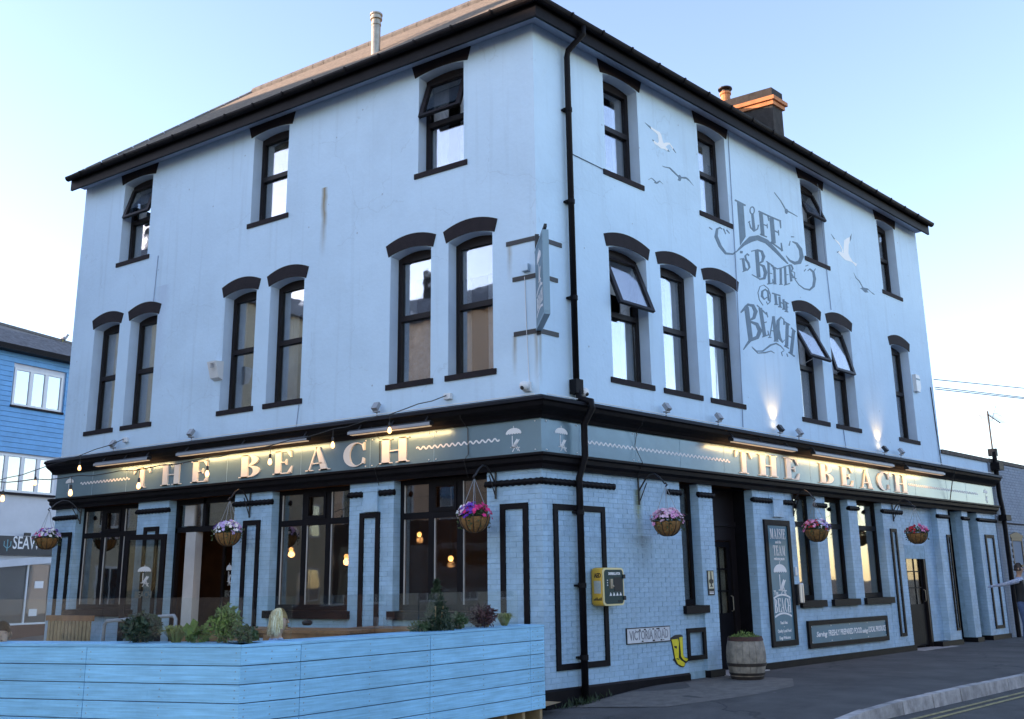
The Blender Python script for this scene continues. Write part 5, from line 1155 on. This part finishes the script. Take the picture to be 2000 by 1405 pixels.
c0, c1, c2, c3 = (-8.0,-7.79), (-.01,-5.46), (.15,-4.85), (.58,-.98)
DA, WA = fence('long blue board planter fence along the front of the terrace', c0, c1, [2.2, 4.4, 6.62])
DB, WB = fence('narrow blue board planter section cutting the terrace corner', c1, c2, [])
DC, WC = fence('blue board planter fence running back to the pub corner', c2, c3, [1.80, 3.60])
for D, W, sp, lb in ((DA, WA, [0,2.2,4.4,6.62,WA], 'clear glass screen on the long front planter fence'), (DB, WB, [0,WB], 'clear glass screen on the terrace corner planter'), (DC, WC, [0,1.8,3.6], 'clear glass screen on the planter running back to the pub')):
    for a, b in zip(sp[:-1], sp[1:]):
        mb = MB(); mb.fbox(D, a+.01, b-.01, .18, .19, FZ1+.026, 1.50); t = tag(mb.build('glass_screen', M_SCREEN), lb, 'glass screen', 'glass screens on the planters')
tf = MB(); tf.add([(-12,-.1,.03), (.3,-.1,.03), (.4,-1.0,.03), (.0,-4.9,.03), (-.2,-5.4,.03), (-8,-7.7,.03), (-12,-7.7,.03)], [(0,1,2,3,4,5,6)])
struct(tf.build('terrace', M_PALLET, fix=False))
def shrub(name, label, p, rx, rz, n, m_, l=.06, w_=.02, cone=False, cat='shrub'):
    t = thing(name, label, cat, p); mb = MB(); p = Vector(p)
    for k in range(n):
        if cone: h = random.random()**1.4; rr = rx*(1-h)*math.sqrt(random.random()); q = random.uniform(0,TP); c = p+Vector((rr*math.cos(q), rr*math.sin(q), h*rz*2))
        else: d = rdir()*random.random()**.4; c = p+Vector((d.x*rx, d.y*rx, rz+d.z*rz))
        leaf(mb, c, rdir()+Vector((0,0,.6 if cone else .25)), random.uniform(.6,1.2)*l, w_)
    mb.build('foliage', m_, t, fix=False); s = MB()
    for k in range(5): s.tube([p-Vector((0,0,.25)), p+Vector((random.uniform(-.5,.5)*rx, random.uniform(-.5,.5)*rx, rz))], .008, 5)
    s.build('stem', M_PALLET, t); return t
def grass(name, label, p, r, h, n, m_):
    t = thing(name, label, 'plant', p); mb = MB(); p = Vector(p)
    for k in range(n):
        q = random.uniform(0,TP); e = r*random.uniform(.3,1); d = Vector((math.cos(q), math.sin(q), 0)); s = Vector((-d.y, d.x, 0))*.005; a = p+d*e*.15; b = p+d*e*.5+Vector((0,0,h*random.uniform(.6,1))); c = p+d*e+Vector((0,0,h*random.uniform(.4,.95)))
        mb.add([a-s, a+s, b+s, b-s, c], [(0,1,2,3), (3,2,4)])
    mb.build('blade', m_, t, fix=False)
shrub('shrub', 'dark rounded evergreen shrub in the long front planter', Vector((-1.339, -5.556, 1.070)), .19, .14, 900, M_LEAFD, .055, .02)
grass('grass_plant', 'spiky grass plant in the long front planter', Vector((-0.955, -5.444, 1.070)), .26, .17, 160, M_GRASSY)
shrub('leafy_plant', 'small broad leaved plant in the long front planter', Vector((-0.744, -5.382, 1.070)), .10, .08, 60, M_LEAF2, .10, .045, cat='plant')
shrub('fern', 'bright green ferny plant in the long front planter', Vector((-0.437, -5.293, 1.070)), .15, .17, 700, M_LEAF2, .07, .012, cat='plant')
shrub('leafy_plant', 'low dark green plant beside the ferny plant', Vector((-0.206, -5.226, 1.070)), .11, .08, 240, M_LEAF, .06, .02, cat='plant')
shrub('conifer', 'small cone shaped conifer in the side planter', Vector((0.140, -2.676, 1.070)), .20, .28, 2200, M_LEAFD, .05, .012, True, 'conifer')
shrub('shrub', 'little green shrub right of the small conifer', Vector((0.180, -2.318, 1.070)), .12, .10, 420, M_LEAF, .05, .016)
shrub('shrub', 'low green plant left of the small conifer', Vector((0.109, -2.954, 1.070)), .12, .05, 260, M_LEAF, .05, .016)
shrub('bronze_shrub', 'dark red bronze leaved shrub in the side planter', Vector((0.228, -1.880, 1.070)), .17, .13, 700, M_LEAFR, .08, .010)
grass('grass_plant', 'tufted grass plant at the pub end of the side planter', Vector((0.277, -1.443, 1.070)), .22, .17, 150, M_GRASSY)
# tables and benches
M_TABLE = mat('varnished_wood', (.30,.135,.06), .45, var=.3, vscale=4, bump=.1)
def table(label, x, y, L, rz, zt=1.0, wdt=.75):
    t = thing('picnic_table', label, 'table', (x,y,.03), rz); Mx = wmat(t); Fx = lambda u, o, z: Mx @ Vector((u, o, z-.03))
    for k in range(5):
        mb = MB(); mb.fbox(Fx, -L/2, L/2, -wdt/2+k*wdt/5+.005, -wdt/2+(k+1)*wdt/5-.005, zt-.04, zt); mb.build('plank', M_TABLE, t)
    mb = MB(); mb.fbox(Fx, -L/2+.06, L/2-.06, -wdt/2+.03, -wdt/2+.055, zt-.16, zt-.041); mb.fbox(Fx, -L/2+.06, L/2-.06, wdt/2-.055, wdt/2-.03, zt-.16, zt-.041); mb.build('apron', M_TABLE, t)
    for sx in (-1, 1):
        for sy in (-1, 1): mb = MB(); mb.fbox(Fx, sx*(L/2-.12)-.04, sx*(L/2-.12)+.04, sy*(wdt/2-.08)-.04, sy*(wdt/2-.08)+.04, .03, zt-.041); mb.build('leg', M_TABLE, t)
p = Vector((-4.113, -1.935, 1.020)); table('wooden terrace table in front of the open entrance', p.x, p.y, 1.5, .12, 1.02)
p = Vector((-2.425, -1.905, 1.020)); table('wooden terrace table below the middle bay window, beside the blonde woman', p.x, p.y, 1.5, .12, 1.02)
p = Vector((-1.677, -1.233, 1.020)); table('wooden terrace table below the bay window nearest the corner', p.x, p.y, 1.3, .12, 1.02)
p = Vector((-3.503, -1.052, 1.070))
pot = thing('ashtray_pot', 'small black lidded pot on the table beside the blonde woman', 'pot', (p.x,p.y,1.02)); mb = MB(); mb.lathe([(.05,0),(.075,.02),(.08,.05),(.05,.075),(.012,.08),(.012,.10),(.002,.105)], 16, (p.x,p.y,1.02)); mb.build('bowl', M_IRON, pot, smooth=True)
p = Vector((-1.886, -1.366, 1.030)); 
for k in range(3): gl_ = MB(); gl_.lathe([(.03,0),(.036,.14),(.033,.14),(.028,.012)], 14, (p.x+.12*k, p.y+.05*(k % 2), 1.021)); tag(gl_.build('drinking_glass', M_SCREEN, smooth=True), 'empty clear drinking glass on the table below the corner bay window', 'glass', 'glasses on the terrace table')
bn = thing('slatted_bench', 'slatted wooden bench against the far end bay window', 'bench', FL(9.6,1.0,.03))
for k in range(12): mb = MB(); mb.fbox(FL, 9.0+k*.11, 9.07+k*.11, .9, .94, .5, 1.02); mb.build('slat', M_PALLET, bn)
mb = MB(); mb.fbox(FL, 8.95, 10.35, .88, .945, 1.022, 1.12); mb.fbox(FL, 8.95, 10.35, .9, 1.35, .45, .5); mb.build('rail', M_TABLE, bn)
for u in (9.0,10.25): mb = MB(); mb.fbox(FL, u, u+.06, .95, 1.3, .03, .45); mb.build('leg', M_TABLE, bn)
hr = thing('handrail', 'grey metal handrail beside the open entrance', 'handrail', FL(7.6,1.4,0)); mb = MB()
mb.tube([FL(8.05,1.3,.03), FL(8.05,1.3,.98), FL(7.98,1.3,1.05), FL(6.7,1.25,1.13), FL(6.3,1.25,1.15), FL(6.25,1.25,1.1), FL(6.25,1.25,.03)], .03, 8); mb.build('rail', M_GREYPL, hr, smooth=True)

# ---- people
M_SKIN = mat('skin', (.52,.29,.20), .55, var=.06, vscale=9)
def person(name, label, loc, rz, height, mats, pose='stand', arm=None, hair=None, hairmat=None, long_hair=False):
    """one continuous skinned body; faces coloured by region; hair a child"""
    t = thing(name, label, 'person', loc, rz); k = height/1.75
    P = []; E = []; Rr = []
    def v(x, y, z, r, par=None, r2=None):
        P.append((x*k, y*k, z*k)); Rr.append((r*k, (r2 or r)*k)); i = len(P)-1
        if par is not None: E.append((par, i))
        return i
    sit = pose == 'sit'; zb = .50 if sit else .93
    pel = v(0,0,zb,.15,None,.12); wst = v(0,0,zb+.16,.135,pel,.105); chs = v(0,0,zb+.36,.165,wst,.12); shc = v(0,-.01,zb+.50,.10,chs,.085); nk = v(0,.0,zb+.58,.055,shc); nk2 = v(0,.015,zb+.63,.052,nk); hd = v(0,.03,zb+.71,.082,nk2,.09); hd2 = v(0,.025,zb+.79,.078,hd,.088)
    for s in (-1, 1):
        sh = v(s*.19,0,zb+.48,.062,shc)
        if arm and arm.get(s): el, wr = arm[s]
        elif sit: el, wr = (s*.25,.06,zb+.22), (s*.16,.28,zb+.20)
        else: el, wr = (s*.25,-.02,zb+.20), (s*.25,.07,zb-.04)
        e_ = v(*el,.045,sh); w_ = v(*wr,.030,e_); dv = (Vector(wr)-Vector(el)).normalized(); pm = Vector(wr)+dv*.06; pa = v(*pm,.032,w_,.02)
        sd_ = dv.cross(Vector((0,1,0)));  sd_ = sd_.normalized() if sd_.length > .1 else Vector((1,0,0))
        for j in range(4): q = pm+dv*.03+sd_*(j-1.5)*.018; a_ = v(*q,.010,pa); v(*(q+dv*(.045-.006*abs(j-1.5))+Vector((0,0,-.01))),.008,a_)
        th = Vector(wr)+dv*.02+sd_*.035; a_ = v(*th,.011,pa); v(*(th+dv*.035+sd_*.01),.008,a_)
        hp = v(s*.095,0,zb-.06,.095,pel)
        if sit: kn = v(s*.13,.42,zb-.02,.065,hp); an = v(s*.13,.44,.09,.042,kn)
        else: kn = v(s*.11,.03,.50,.062,hp); an = v(s*.12,-.01,.09,.042,kn)
        v(s*.13,(.56 if sit else .13),.035,.035,an,.03)
    me = bpy.data.meshes.new('body'); me.from_pydata(P, E, []); o = bpy.data.objects.new('body', me); COL.objects.link(o)
    o.modifiers.new('s', 'SKIN'); 
    for i, sv in enumerate(me.skin_vertices[0].data): sv.radius = Rr[i]; sv.use_root = (i == 0)
    sb = o.modifiers.new('u', 'SUBSURF'); sb.levels = 2; sb.render_levels = 2
    dg = bpy.context.evaluated_depsgraph_get(); nm = bpy.data.meshes.new_from_object(o.evaluated_get(dg)); bpy.data.objects.remove(o)
    for m_ in mats: nm.materials.append(m_)          # 0 skin, 1 top, 2 trousers, 3 shoes
    for p_ in nm.polygons:
        c = p_.center/k; p_.use_smooth = True; ax = abs(c.x)
        if c.z > zb+.56: i = 0
        elif ax > .2 and c.z < zb+.30 and arm is None and not sit and c.z < zb-.0: i = 0
        elif c.z < .10: i = 3
        elif c.z < zb+.02 and not (ax > .2): i = 2
        else: i = 1
        if i == 1 and len(mats) > 4 and (ax > .175 or c.z > zb+.49): i = 4
        p_.material_index = i
    ob = bpy.data.objects.new('body', nm); COL.objects.link(ob); ob.parent = t
    Mw = wmat(t); HZ = (zb+.75)*k; hc = Vector((0,.03*k,HZ))
    fm = MB(); T = lambda x, y, z: Mw @ (hc+Vector((x,y,z))*k)
    fm.add([T(-.014,.085,-.03), T(.014,.085,-.03), T(0,.115,-.03), T(0,.092,.02)], [(0,1,2), (0,2,3), (1,3,2), (0,3,1)])
    for s in (-1, 1): fm.ball(T(s*.085,.0,-.01), .014*k, .022*k, .032*k, 8, 6)
    fm.build('nose_and_ears', mats[0], t, smooth=True)
    em = MB()
    for s in (-1, 1): em.ball(T(s*.032,.088,.012), .011*k, .007*k, .007*k, 8, 5)
    em.ball(T(0,.088,-.062), .024*k, .006*k, .006*k, 8, 5); em.build('eyes_and_mouth', mat('feature_dark', (.10,.04,.035), .6), t)
    hm = MB()
    n, m_ = 18, 12; low = -.10 if long_hair else -.055
    for i in range(m_+1):
        for j in range(n+1):
            an = R_(-215 + 250*j/n + 0) if True else 0   # wraps the back of the head, open at the face
            th_ = i/m_; z_ = .125*math.cos(min(th_*2.2, 1.6)) if th_ < .72 else .125*math.cos(1.584)+ (low)*(th_-.72)/.28
            rr = (.106 if long_hair else .098)*math.sin(min(th_*2.2, math.pi/2))*(1 if th_ < .72 else 1+.12*math.sin((th_-.72)/.28*2.5)) + .004*math.sin(j*5.1+i)
            x = rr*math.cos(an)*.92; y = rr*math.sin(an)*1.05
            hm.v.append(T(x, y-.004, z_+.01))
    for i in range(m_):
        for j in range(n): b0 = i*(n+1)+j; hm.f.append((b0, b0+1, b0+n+2, b0+n+1))
    hm.build('hair', hairmat, t, smooth=True, fix=False)
    if long_hair:
        sms = [MB(), MB(), MB()]
        for q in range(520):
            sm = random.choice(sms)
            an = R_(random.uniform(-196, 16)); r0 = random.uniform(.100,.116); z0 = random.uniform(-.02,.10); zl = random.uniform(-.19,-.07); w_ = random.uniform(.003,.009)
            rz0 = r0*math.sqrt(max(.1, 1-(max(z0,0)/.14)**2))
            fl1, fl2 = random.uniform(1.0,1.16), random.uniform(.92,1.38)
            pts = [T(rz0*math.cos(an)*.97, rz0*math.sin(an)*1.07, z0+.014), T(r0*fl1*math.cos(an), r0*fl1*math.sin(an), -.07), T(r0*fl2*math.cos(an+.1), r0*fl2*math.sin(an+.1), zl)]
            s_ = Vector((-math.sin(an+rz), math.cos(an+rz), 0))*w_*k
            sm.add([pts[0]-s_*.6, pts[0]+s_*.6, pts[1]+s_, pts[1]-s_, pts[2]], [(0,1,2,3), (3,2,4)])
        for sm, hm_ in zip(sms, (hairmat, M_BLONDE_L, M_BLONDE_M)): sm.build('hair_strands', hm_, t, fix=False)
    return t
M_BLONDE_M = mat('blonde_hair_mid', (.62,.45,.24), .5, var=.3, vscale=30); M_BLONDE_L = mat('blonde_hair_light', (.95,.84,.60), .4)
M_BLONDE = mat('blonde_hair', (.88,.66,.36), .45, var=.3, vscale=45, col2=(.60,.42,.19)); M_DARKHAIR = mat('dark_hair', (.018,.012,.010), .5); M_BROWNHAIR = mat('short_brown_hair', (.05,.03,.022), .6)
M_SHIRTP = mat('blue_white_print', (.55,.60,.70), .8, col2=(.10,.18,.42), vscale=22); M_NAVY = mat('dark_top', (.035,.045,.06), .8); M_JACK = mat('black_jacket', (.008,.008,.009), .7); M_JEAN = mat('blue_jeans', (.06,.11,.22), .8, var=.3, vscale=8); M_SHOE = mat('dark_shoe', (.02,.02,.02), .6); M_SHIRTW = mat('pale_patterned_shirt', (.60,.64,.70), .8, col2=(.18,.26,.45), vscale=25)
D = Vector((-0.686, -4.376, 1.192)); person('person', 'blonde person in a blue and white patterned top seated on the terrace', (D.x, D.y, .06), R_(-62), 1.66, [M_SKIN, M_SHIRTP, M_JEAN, M_SHOE], 'sit', None, None, M_BLONDE, True)
D = Vector((-2.989, -6.033, 1.205)); person('person', 'dark haired person in a dark top sitting at the end of the terrace', (D.x, D.y, -.09), R_(-115), 1.74, [M_SKIN, M_NAVY, M_JEAN, M_SHOE], 'sit', None, None, M_DARKHAIR)
D = FR(14.6, 1.32, .04); person('person', 'man in a black gilet over a pale patterned shirt and jeans on the pavement', (D.x, D.y, .04), R_(-97), 1.80, [M_SKIN, M_JACK, M_JEAN, M_SHOE, M_SHIRTW], 'stand', {1: ((.25,-.27,1.33),(.23,-.50,1.30)), -1: ((-.24,.02,1.14),(-.22,.16,.94))}, None, M_BROWNHAIR)

# ------------------------------------------------------------------ neighbours
# blue clad building with a shop beyond the terrace
SB = 1.52
P0 = CAM + (Vector((-14.33157,1.11119,1.6))-CAM)*SB; bd_ = Vector((-.0464,.99892,0)); bn_ = Vector((.99892,.0464,0))
def FB(u, o, z): return Vector((P0.x, P0.y, 0)) + bd_*(u*SB) + bn_*o + Vector((0,0,1.6+(z-1.6)*SB))
nb = thing('blue_clad_building', 'building clad in bright blue boards above a shop, left of the pub', 'building', FB(-1,0,.5))
M_CLAD = mat('blue_cladding', (.09,.36,.64), .5, var=.12, vscale=2); M_CREAM = mat('pale_render', (.62,.63,.66), .8, var=.06, vscale=2); M_SLATE = mat('slate_roof', (.19,.185,.20), .85, var=.35, vscale=6, bump=.6, bscale=12, col2=(.10,.095,.10)); M_WUPVC = mat('white_window_frame', (.70,.71,.72), .4); M_GLASS_N = glass_mat('pale_reflecting_glass', (.6,.7,.75), .30)
mb = MB(); mb.fbox(FB, -7.8, 1.6, -6, -.06, -.2, 6.98); mb.build('wall', M_CREAM, nb)
nbd = 20; wn = (-.98,.38,5.72,6.68)
for k in range(nbd):
    z0 = 4.66+(6.98-4.66)*k/nbd; z1 = z0+(6.98-4.66)/nbd
    segs = [(-7.8,1.6)] if z1 <= wn[2] or z0 >= wn[3] else [(-7.8,wn[0]), (wn[1],1.6)]
    for a, b in segs:
        mb = MB(); mb.hexa([FB(a,-.05,z0), FB(b,-.05,z0), FB(b,.035,z0), FB(a,.035,z0), FB(a,-.05,z1-.004), FB(b,-.05,z1-.004), FB(b,.012,z1-.004), FB(a,.012,z1-.004)]); mb.build('cladding_board', M_CLAD, nb)
def cwin(u0, u1, z0, z1, n, off):
    mb = MB(); t = .055; d0, d1 = off-.08, off
    mb.fbox(FB, u0, u0+t, d0, d1, z0, z1); mb.fbox(FB, u1-t, u1, d0, d1, z0, z1); mb.fbox(FB, u0+t, u1-t, d0, d1, z0, z0+.05); mb.fbox(FB, u0+t, u1-t, d0, d1, z1-.05, z1); wdt = (u1-u0-2*t)/n
    for k in range(1, n): mb.fbox(FB, u0+t+wdt*k-.045, u0+t+wdt*k+.045, d0, d1-.004, z0+.05, z1-.05)
    o = mb.build('window', M_WUPVC, nb)
    for k in range(n): pn = MB(); pn.fbox(FB, u0+t+wdt*k+(.045 if k else 0), u0+t+wdt*(k+1)-(.045 if k < n-1 else 0), off-.05, off-.04, z0+.05, z1-.05); pn.build('pane', M_GLASS_N, o)
    for k in range(n): cu = MB(); cu.fbox(FB, u0+t+wdt*k+.02, u0+t+wdt*(k+1)-.02, off-.16, off-.15, z0+.02, z1-.02); cu.build('blind', M_CURTAIN, o)
    s = MB(); s.fbox(FB, u0-.05, u1+.05, off-.1, off+.08, z0-.05, z0-.003); s.build('sill', M_LINTEL, o)
cwin(-.94,.32,5.75,6.64,3,.0); cwin(-1.35,.34,3.76,4.62,4,-.01); cwin(-4,-2.3,3.76,4.62,4,-.01)
mb = MB(); mb.fbox(FB, -7.8, 1.7, -.1, .42, 6.97, 7.03); mb.fbox(FB, -7.8, 1.7, .36, .43, 7.031, 7.10); mb.build('gutter', M_BLACK, nb)
mb = MB(); n = 16
for k in range(n):
    a, b = k/n, (k+1)/n
    mb.quad(FB(-7.8,.42-1.6*a,7.10+.60*a+.007), FB(1.7,.42-1.6*a,7.10+.60*a+.007), FB(1.7,.42-1.6*b,7.10+.60*b), FB(-7.8,.42-1.6*b,7.10+.60*b))
    mb.quad(FB(-7.8,.42-1.6*a,7.10+.60*a+.007), FB(1.7,.42-1.6*a,7.10+.60*a+.007), FB(1.7,.42-1.6*a,7.10+.60*a-.01), FB(-7.8,.42-1.6*a,7.10+.60*a-.01))
mb.build('roof', M_SLATE, nb, fix=False)
mb = MB(); mb.add([FB(-7.8,-1.18,7.69), FB(1.0,-1.18,7.69), FB(-1.7,-3.2,8.22), FB(-7.8,-3.2,8.22), FB(1.0,-6,7.69), FB(-7.8,-6,7.69)], [(0,1,2,3), (1,4,2), (3,2,4,5)]); mb.build('upper_roof', M_TILE, nb, fix=False)
mb = MB(); mb.tube([FB(1.0,-1.18,7.70), FB(-1.7,-3.2,8.23), FB(-6,-3.2,8.23)], .10, 6); mb.build('hip_tiles', M_RIDGE, nb)
sf = MB(); sf.fbox(FB, -6, .55, -.05, .10, 2.36, 2.78); sfa = sf.build('shop_fascia', mat('navy_shop_fascia', (.008,.014,.026), .4), nb)
text_on('lettering', 'SEAWO', .40, FB, -.16, 2.50, .102, M_WHITE, sfa, 1, .004, 0, .86)
mb = MB()
for q in ([(-.72,2.70,.02),(-.72,2.44,.02)], [(-.80,2.66,.018),(-.80,2.56,.018),(-.72,2.50,.018),(-.64,2.56,.018),(-.64,2.66,.018)]): mb.prism(FB, stroke(q), .101, .106)
mb.build('trident_logo', mat('teal_logo', (.12,.36,.42), .5), sfa)
mb = MB(); mb.prism(FB, [(-1.2,2.16),(-.6,2.27),(.0,2.32),(.5,2.32),(.5,2.20),(-1.2,2.05)], .0, .12); mb.build('shop_awning', M_CREAM, nb)
mb = MB(); mb.fbox(FB, -1.3, .5, -.055, -.04, .86, 2.15); mb.build('shop_window', M_GLASS_G, nb)
mb = MB()
for u in (-.9,-.13,.46): mb.fbox(FB, u, u+.035, -.05, .01, .86, 2.15)
mb.fbox(FB, -1.3, .5, -.05, .02, .82, .86); mb.build('shop_window_frame', M_WUPVC, nb)
mb = MB(); mb.fbox(FB, -7, 1.5, -1.5, -1.45, .3, 2.3); mb.fbox(FB, -1.25, -.3, -.8, -.5, 1.6, 1.63); mb.fbox(FB, -1.25, -.3, -.8, -.5, 1.3, 1.33); mb.fbox(FB, -1.25, -.2, -.8, -.4, .85, 1.05); mb.build('shop_display', mat('shop_goods', (.42,.36,.20), .8, var=.6, vscale=3, col2=(.10,.10,.09)), nb)
mb = MB(); mb.fbox(FB, .1, .32, -.038, -.034, 1.62, 1.78); mb.fbox(FB, .02, .22, -.038, -.034, 1.0, 1.16); mb.build('window_notice', M_WHITE, nb)
mb = MB(); mb.fbox(FB, -6, 1.6, -.058, .02, -.3, .82); mb.build('brick_plinth', mat('dark_brick', (.09,.035,.03), .85, var=.3, vscale=9), nb)
mb = MB(); mb.fbox(FB, -.35,-.2, .1, .16, 2.79, 2.86); mb.build('shop_light', M_IRON, nb)
# gull standing on its roof
gp = Vector((-26.768, 8.973, 10.916)); gu = thing('gull', 'gull standing on the roof end of the blue clad building', 'bird', gp)
mb = MB(); mb.ball(gp+Vector((0,0,.14)), .17, .09, .075, 12, 8); mb.ball(gp+Vector((.15,.05,.25)), .055, n=10, m=7); mb.tube([gp+Vector((.10,.03,.17)), gp+Vector((.15,.05,.24))], [.06,.04], 8); mb.build('body', mat('gull_grey', (.42,.43,.45), .8), gu, smooth=True)
mb = MB(); mb.tube([gp+Vector((.19,.06,.245)), gp+Vector((.26,.08,.235))], [.016,.005], 6); mb.build('beak', M_YEL, gu); mb = MB()
for s in (-.03,.03): mb.tube([gp+Vector((.0,s,.1)), gp+Vector((.0,s,-.06))], .01, 5)
mb.build('leg', M_YEL, gu)
# grey brick neighbour on the right
rb = thing('grey_brick_building', 'low grey blue painted brick building joined to the far end of the pub', 'building', FR(24,0,0))
M_GBR = mat('grey_painted_brick', (.27,.33,.40), .8, var=.12, vscale=3, bump=.3, bscale=20)
M_GBRB = mat('grey_brick_joint', (.20,.25,.31), .85)
mb = MB(); mb.fbox(FR, 17.36, 36, -6, -.014, -.2, 4.62); mb.build('wall', M_GBRB, rb)
fieldg = MB(); z = 0.0; row = 0
while z < 4.6:
    u = 17.37 - (.1175 if row % 2 else 0)
    while u < 24:
        a, b = max(u, 17.37), u+.225
        if not (18.25 < (a+b)/2 < 19.15 and 1.78 < z < 2.72): fieldg.fbox(FR, a, b, -.03, random.uniform(-.002,.001), z, min(z+.068, 4.62))
        u += .235
    z += .077; row += 1
stuff(fieldg.build('brick_field', M_GBR, rb))
mb = MB(); mb.fbox(FR, 17.36, 36, -6, .03, 4.622, 4.72); mb.build('coping', M_COPING, rb); mb = MB(); mb.fbox(FR, 17.75, 36, 0, .018, 2.98, 3.02); mb.build('string_course', M_LINTEL, rb)
mb = MB(); mb.fbox(FR, 18.3, 18.36, -.1, .004, 1.84, 2.62); mb.fbox(FR, 19.04, 19.1, -.1, .004, 1.84, 2.62); mb.fbox(FR, 18.36, 19.04, -.1, .004, 1.84, 1.9); mb.fbox(FR, 18.36, 19.04, -.1, .004, 2.54, 2.62); mb.prism(FR, [(18.22,2.62),(19.18,2.62),(19.18,2.70),(18.7,2.78),(18.22,2.70)], -.02, .012); wn_ = mb.build('window', M_FRAME, rb)
mb = MB(); mb.fbox(FR, 18.36, 19.04, -.06, -.05, 1.9, 2.54); mb.build('pane', M_GLASS_N, wn_); mb = MB(); mb.fbox(FR, 18.36, 19.04, -.12, -.11, 1.9, 2.54); mb.build('blind', M_CURTAIN, wn_)
ae = thing('tv_aerial', 'television aerial on a pole on the grey brick building', 'aerial', FR(18.9,-.4,4.7)); ap = FR(18.9,-.4,0)
mb = MB(); mb.tube([ap+Vector((0,0,4.66)), ap+Vector((0,0,6.25))], .025, 6); mb.tube([ap+Vector((0,0,6.15)), ap+DR*.9+Vector((0,0,6.0))], .015, 5); mb.build('mast', M_IRON, ae); mb = MB()
for k in range(9): c = ap+DR*(.9*k/8)+Vector((0,0,6.15-.15*k/8)); mb.tube([c-NR*.28, c+NR*.28], .008, 5)
for s in (-1,1): mb.tube([ap-DR*.1+NR*(.12*s)+Vector((0,0,5.95)), ap-DR*.1+NR*(.3*s)+Vector((0,0,6.4))], .008, 5)
mb.build('element', M_STEEL, ae); mb = MB(); mb.box(ap.x-.12, ap.x+.12, ap.y-.1, ap.y+.1, 4.95, 5.15); mb.build('amplifier_box', M_IRON, ae)

# ------------------------------------------------------------------ houses over the road (they show in the window glass), and an added terrace blocking the low sun
def house(label, O, dx, W, Dp, H, wallm, roofm, n_w, name='terraced_house', shop=False):
    dx = Vector((*dx,0)).normalized(); dy = Vector((-dx.y, dx.x, 0)); O = Vector((*O,0)); F = lambda u, o, z: O+dx*u-dy*o+Vector((0,0,z))   # o towards the street
    t = thing(name, label, 'house', O); mb = MB(); mb.fbox(F, 0, W, -Dp, 0, -.2, H); mb.build('wall', wallm, t)
    mb = MB(); rh = Dp*.32; mb.add([F(-.2,.3,H), F(W+.2,.3,H), F(W+.2,-Dp/2,H+rh), F(-.2,-Dp/2,H+rh), F(-.2,-Dp-.3,H), F(W+.2,-Dp-.3,H)], [(0,1,2,3), (3,2,5,4), (0,3,4), (1,5,2), (0,4,5,1)]); rf = mb.build('roof', roofm, t)
    mb = MB(); mb.fbox(F, W*.7, W*.7+.9, -Dp/2-.3, -Dp/2+.3, H+rh-.4, H+rh+1.1); mb.build('chimney', M_CHIM, rf)
    if shop:
        mb = MB(); mb.fbox(F, .2, W-.2, -.05, .06, -.1, 3.9); sh_ = mb.build('added_dark_front', M_IRON, t); mb = MB(); mb.fbox(F, .5, W-.5, .061, .07, .6, 3.0); mb.build('pane', M_GLASS_G, sh_)  # dark front added so the pub's ground floor panes reflect something dark
    for fl_ in range(1 if shop else 0, int(H//3)):
        for k in range(n_w):
            u = W*(k+.5)/n_w; z0 = .9+fl_*2.9
            mb = MB(); mb.fbox(F, u-.6, u+.6, -.05, .03, z0, z0+1.5); wnd = mb.build('window', M_WUPVC, t); mb = MB(); mb.fbox(F, u-.52, u-.03, .031, .036, z0+.08, z0+1.42); mb.fbox(F, u+.03, u+.52, .031, .036, z0+.08, z0+1.42); mb.build('pane', M_GLASS_N, wnd)
    return t
M_ORANGE = mat('sunlight_tinted_render', (.85,.52,.35), .85, var=.08, vscale=1); M_CRM = mat('cream_rendered_wall', (.58,.50,.38), .85, var=.08, vscale=1); M_REDB = mat('red_brick_wall', (.30,.12,.07), .85, var=.2, vscale=6)  # orange render brightened in its base colour to stand in for sun on it
house('orange rendered building across from the terrace side, sunlight put into its wall colour', (-10.0,-16), (-1,0), 9.5, 7, 11.6, M_ORANGE, M_SLATE, 4, shop=True)
house('pale rendered building further along from the terrace side', (-19.5,-30), (-1,.1), 12, 7, 8.2, M_CRM, M_TILE, 4, shop=True)
for k, (u0, wl, wm_, lb) in enumerate(((2,8,M_CRM,'cream rendered house over the road, nearest the crossing'), (10.5,7,M_REDB,'red brick house over the road between two rendered houses'), (18,9,M_CRM,'cream rendered house over the road, third of its row'), (27.5,9,M_CRM,'cream rendered house at the far end of the row over the road'))):
    Oh = FR(u0+wl, 17.5, 0); house(lb, (Oh.x, Oh.y), tuple(-DR.xy), wl, 7, 6.2, wm_, M_SLATE, 3)

house('unseen tall pale terrace added beside the blue clad building to block the low sun', (-25.0,-36), (0,1), 31, 8, 14.0, M_CRM, M_SLATE, 9)  # unseen block, added and sized to keep direct sun off the pub front
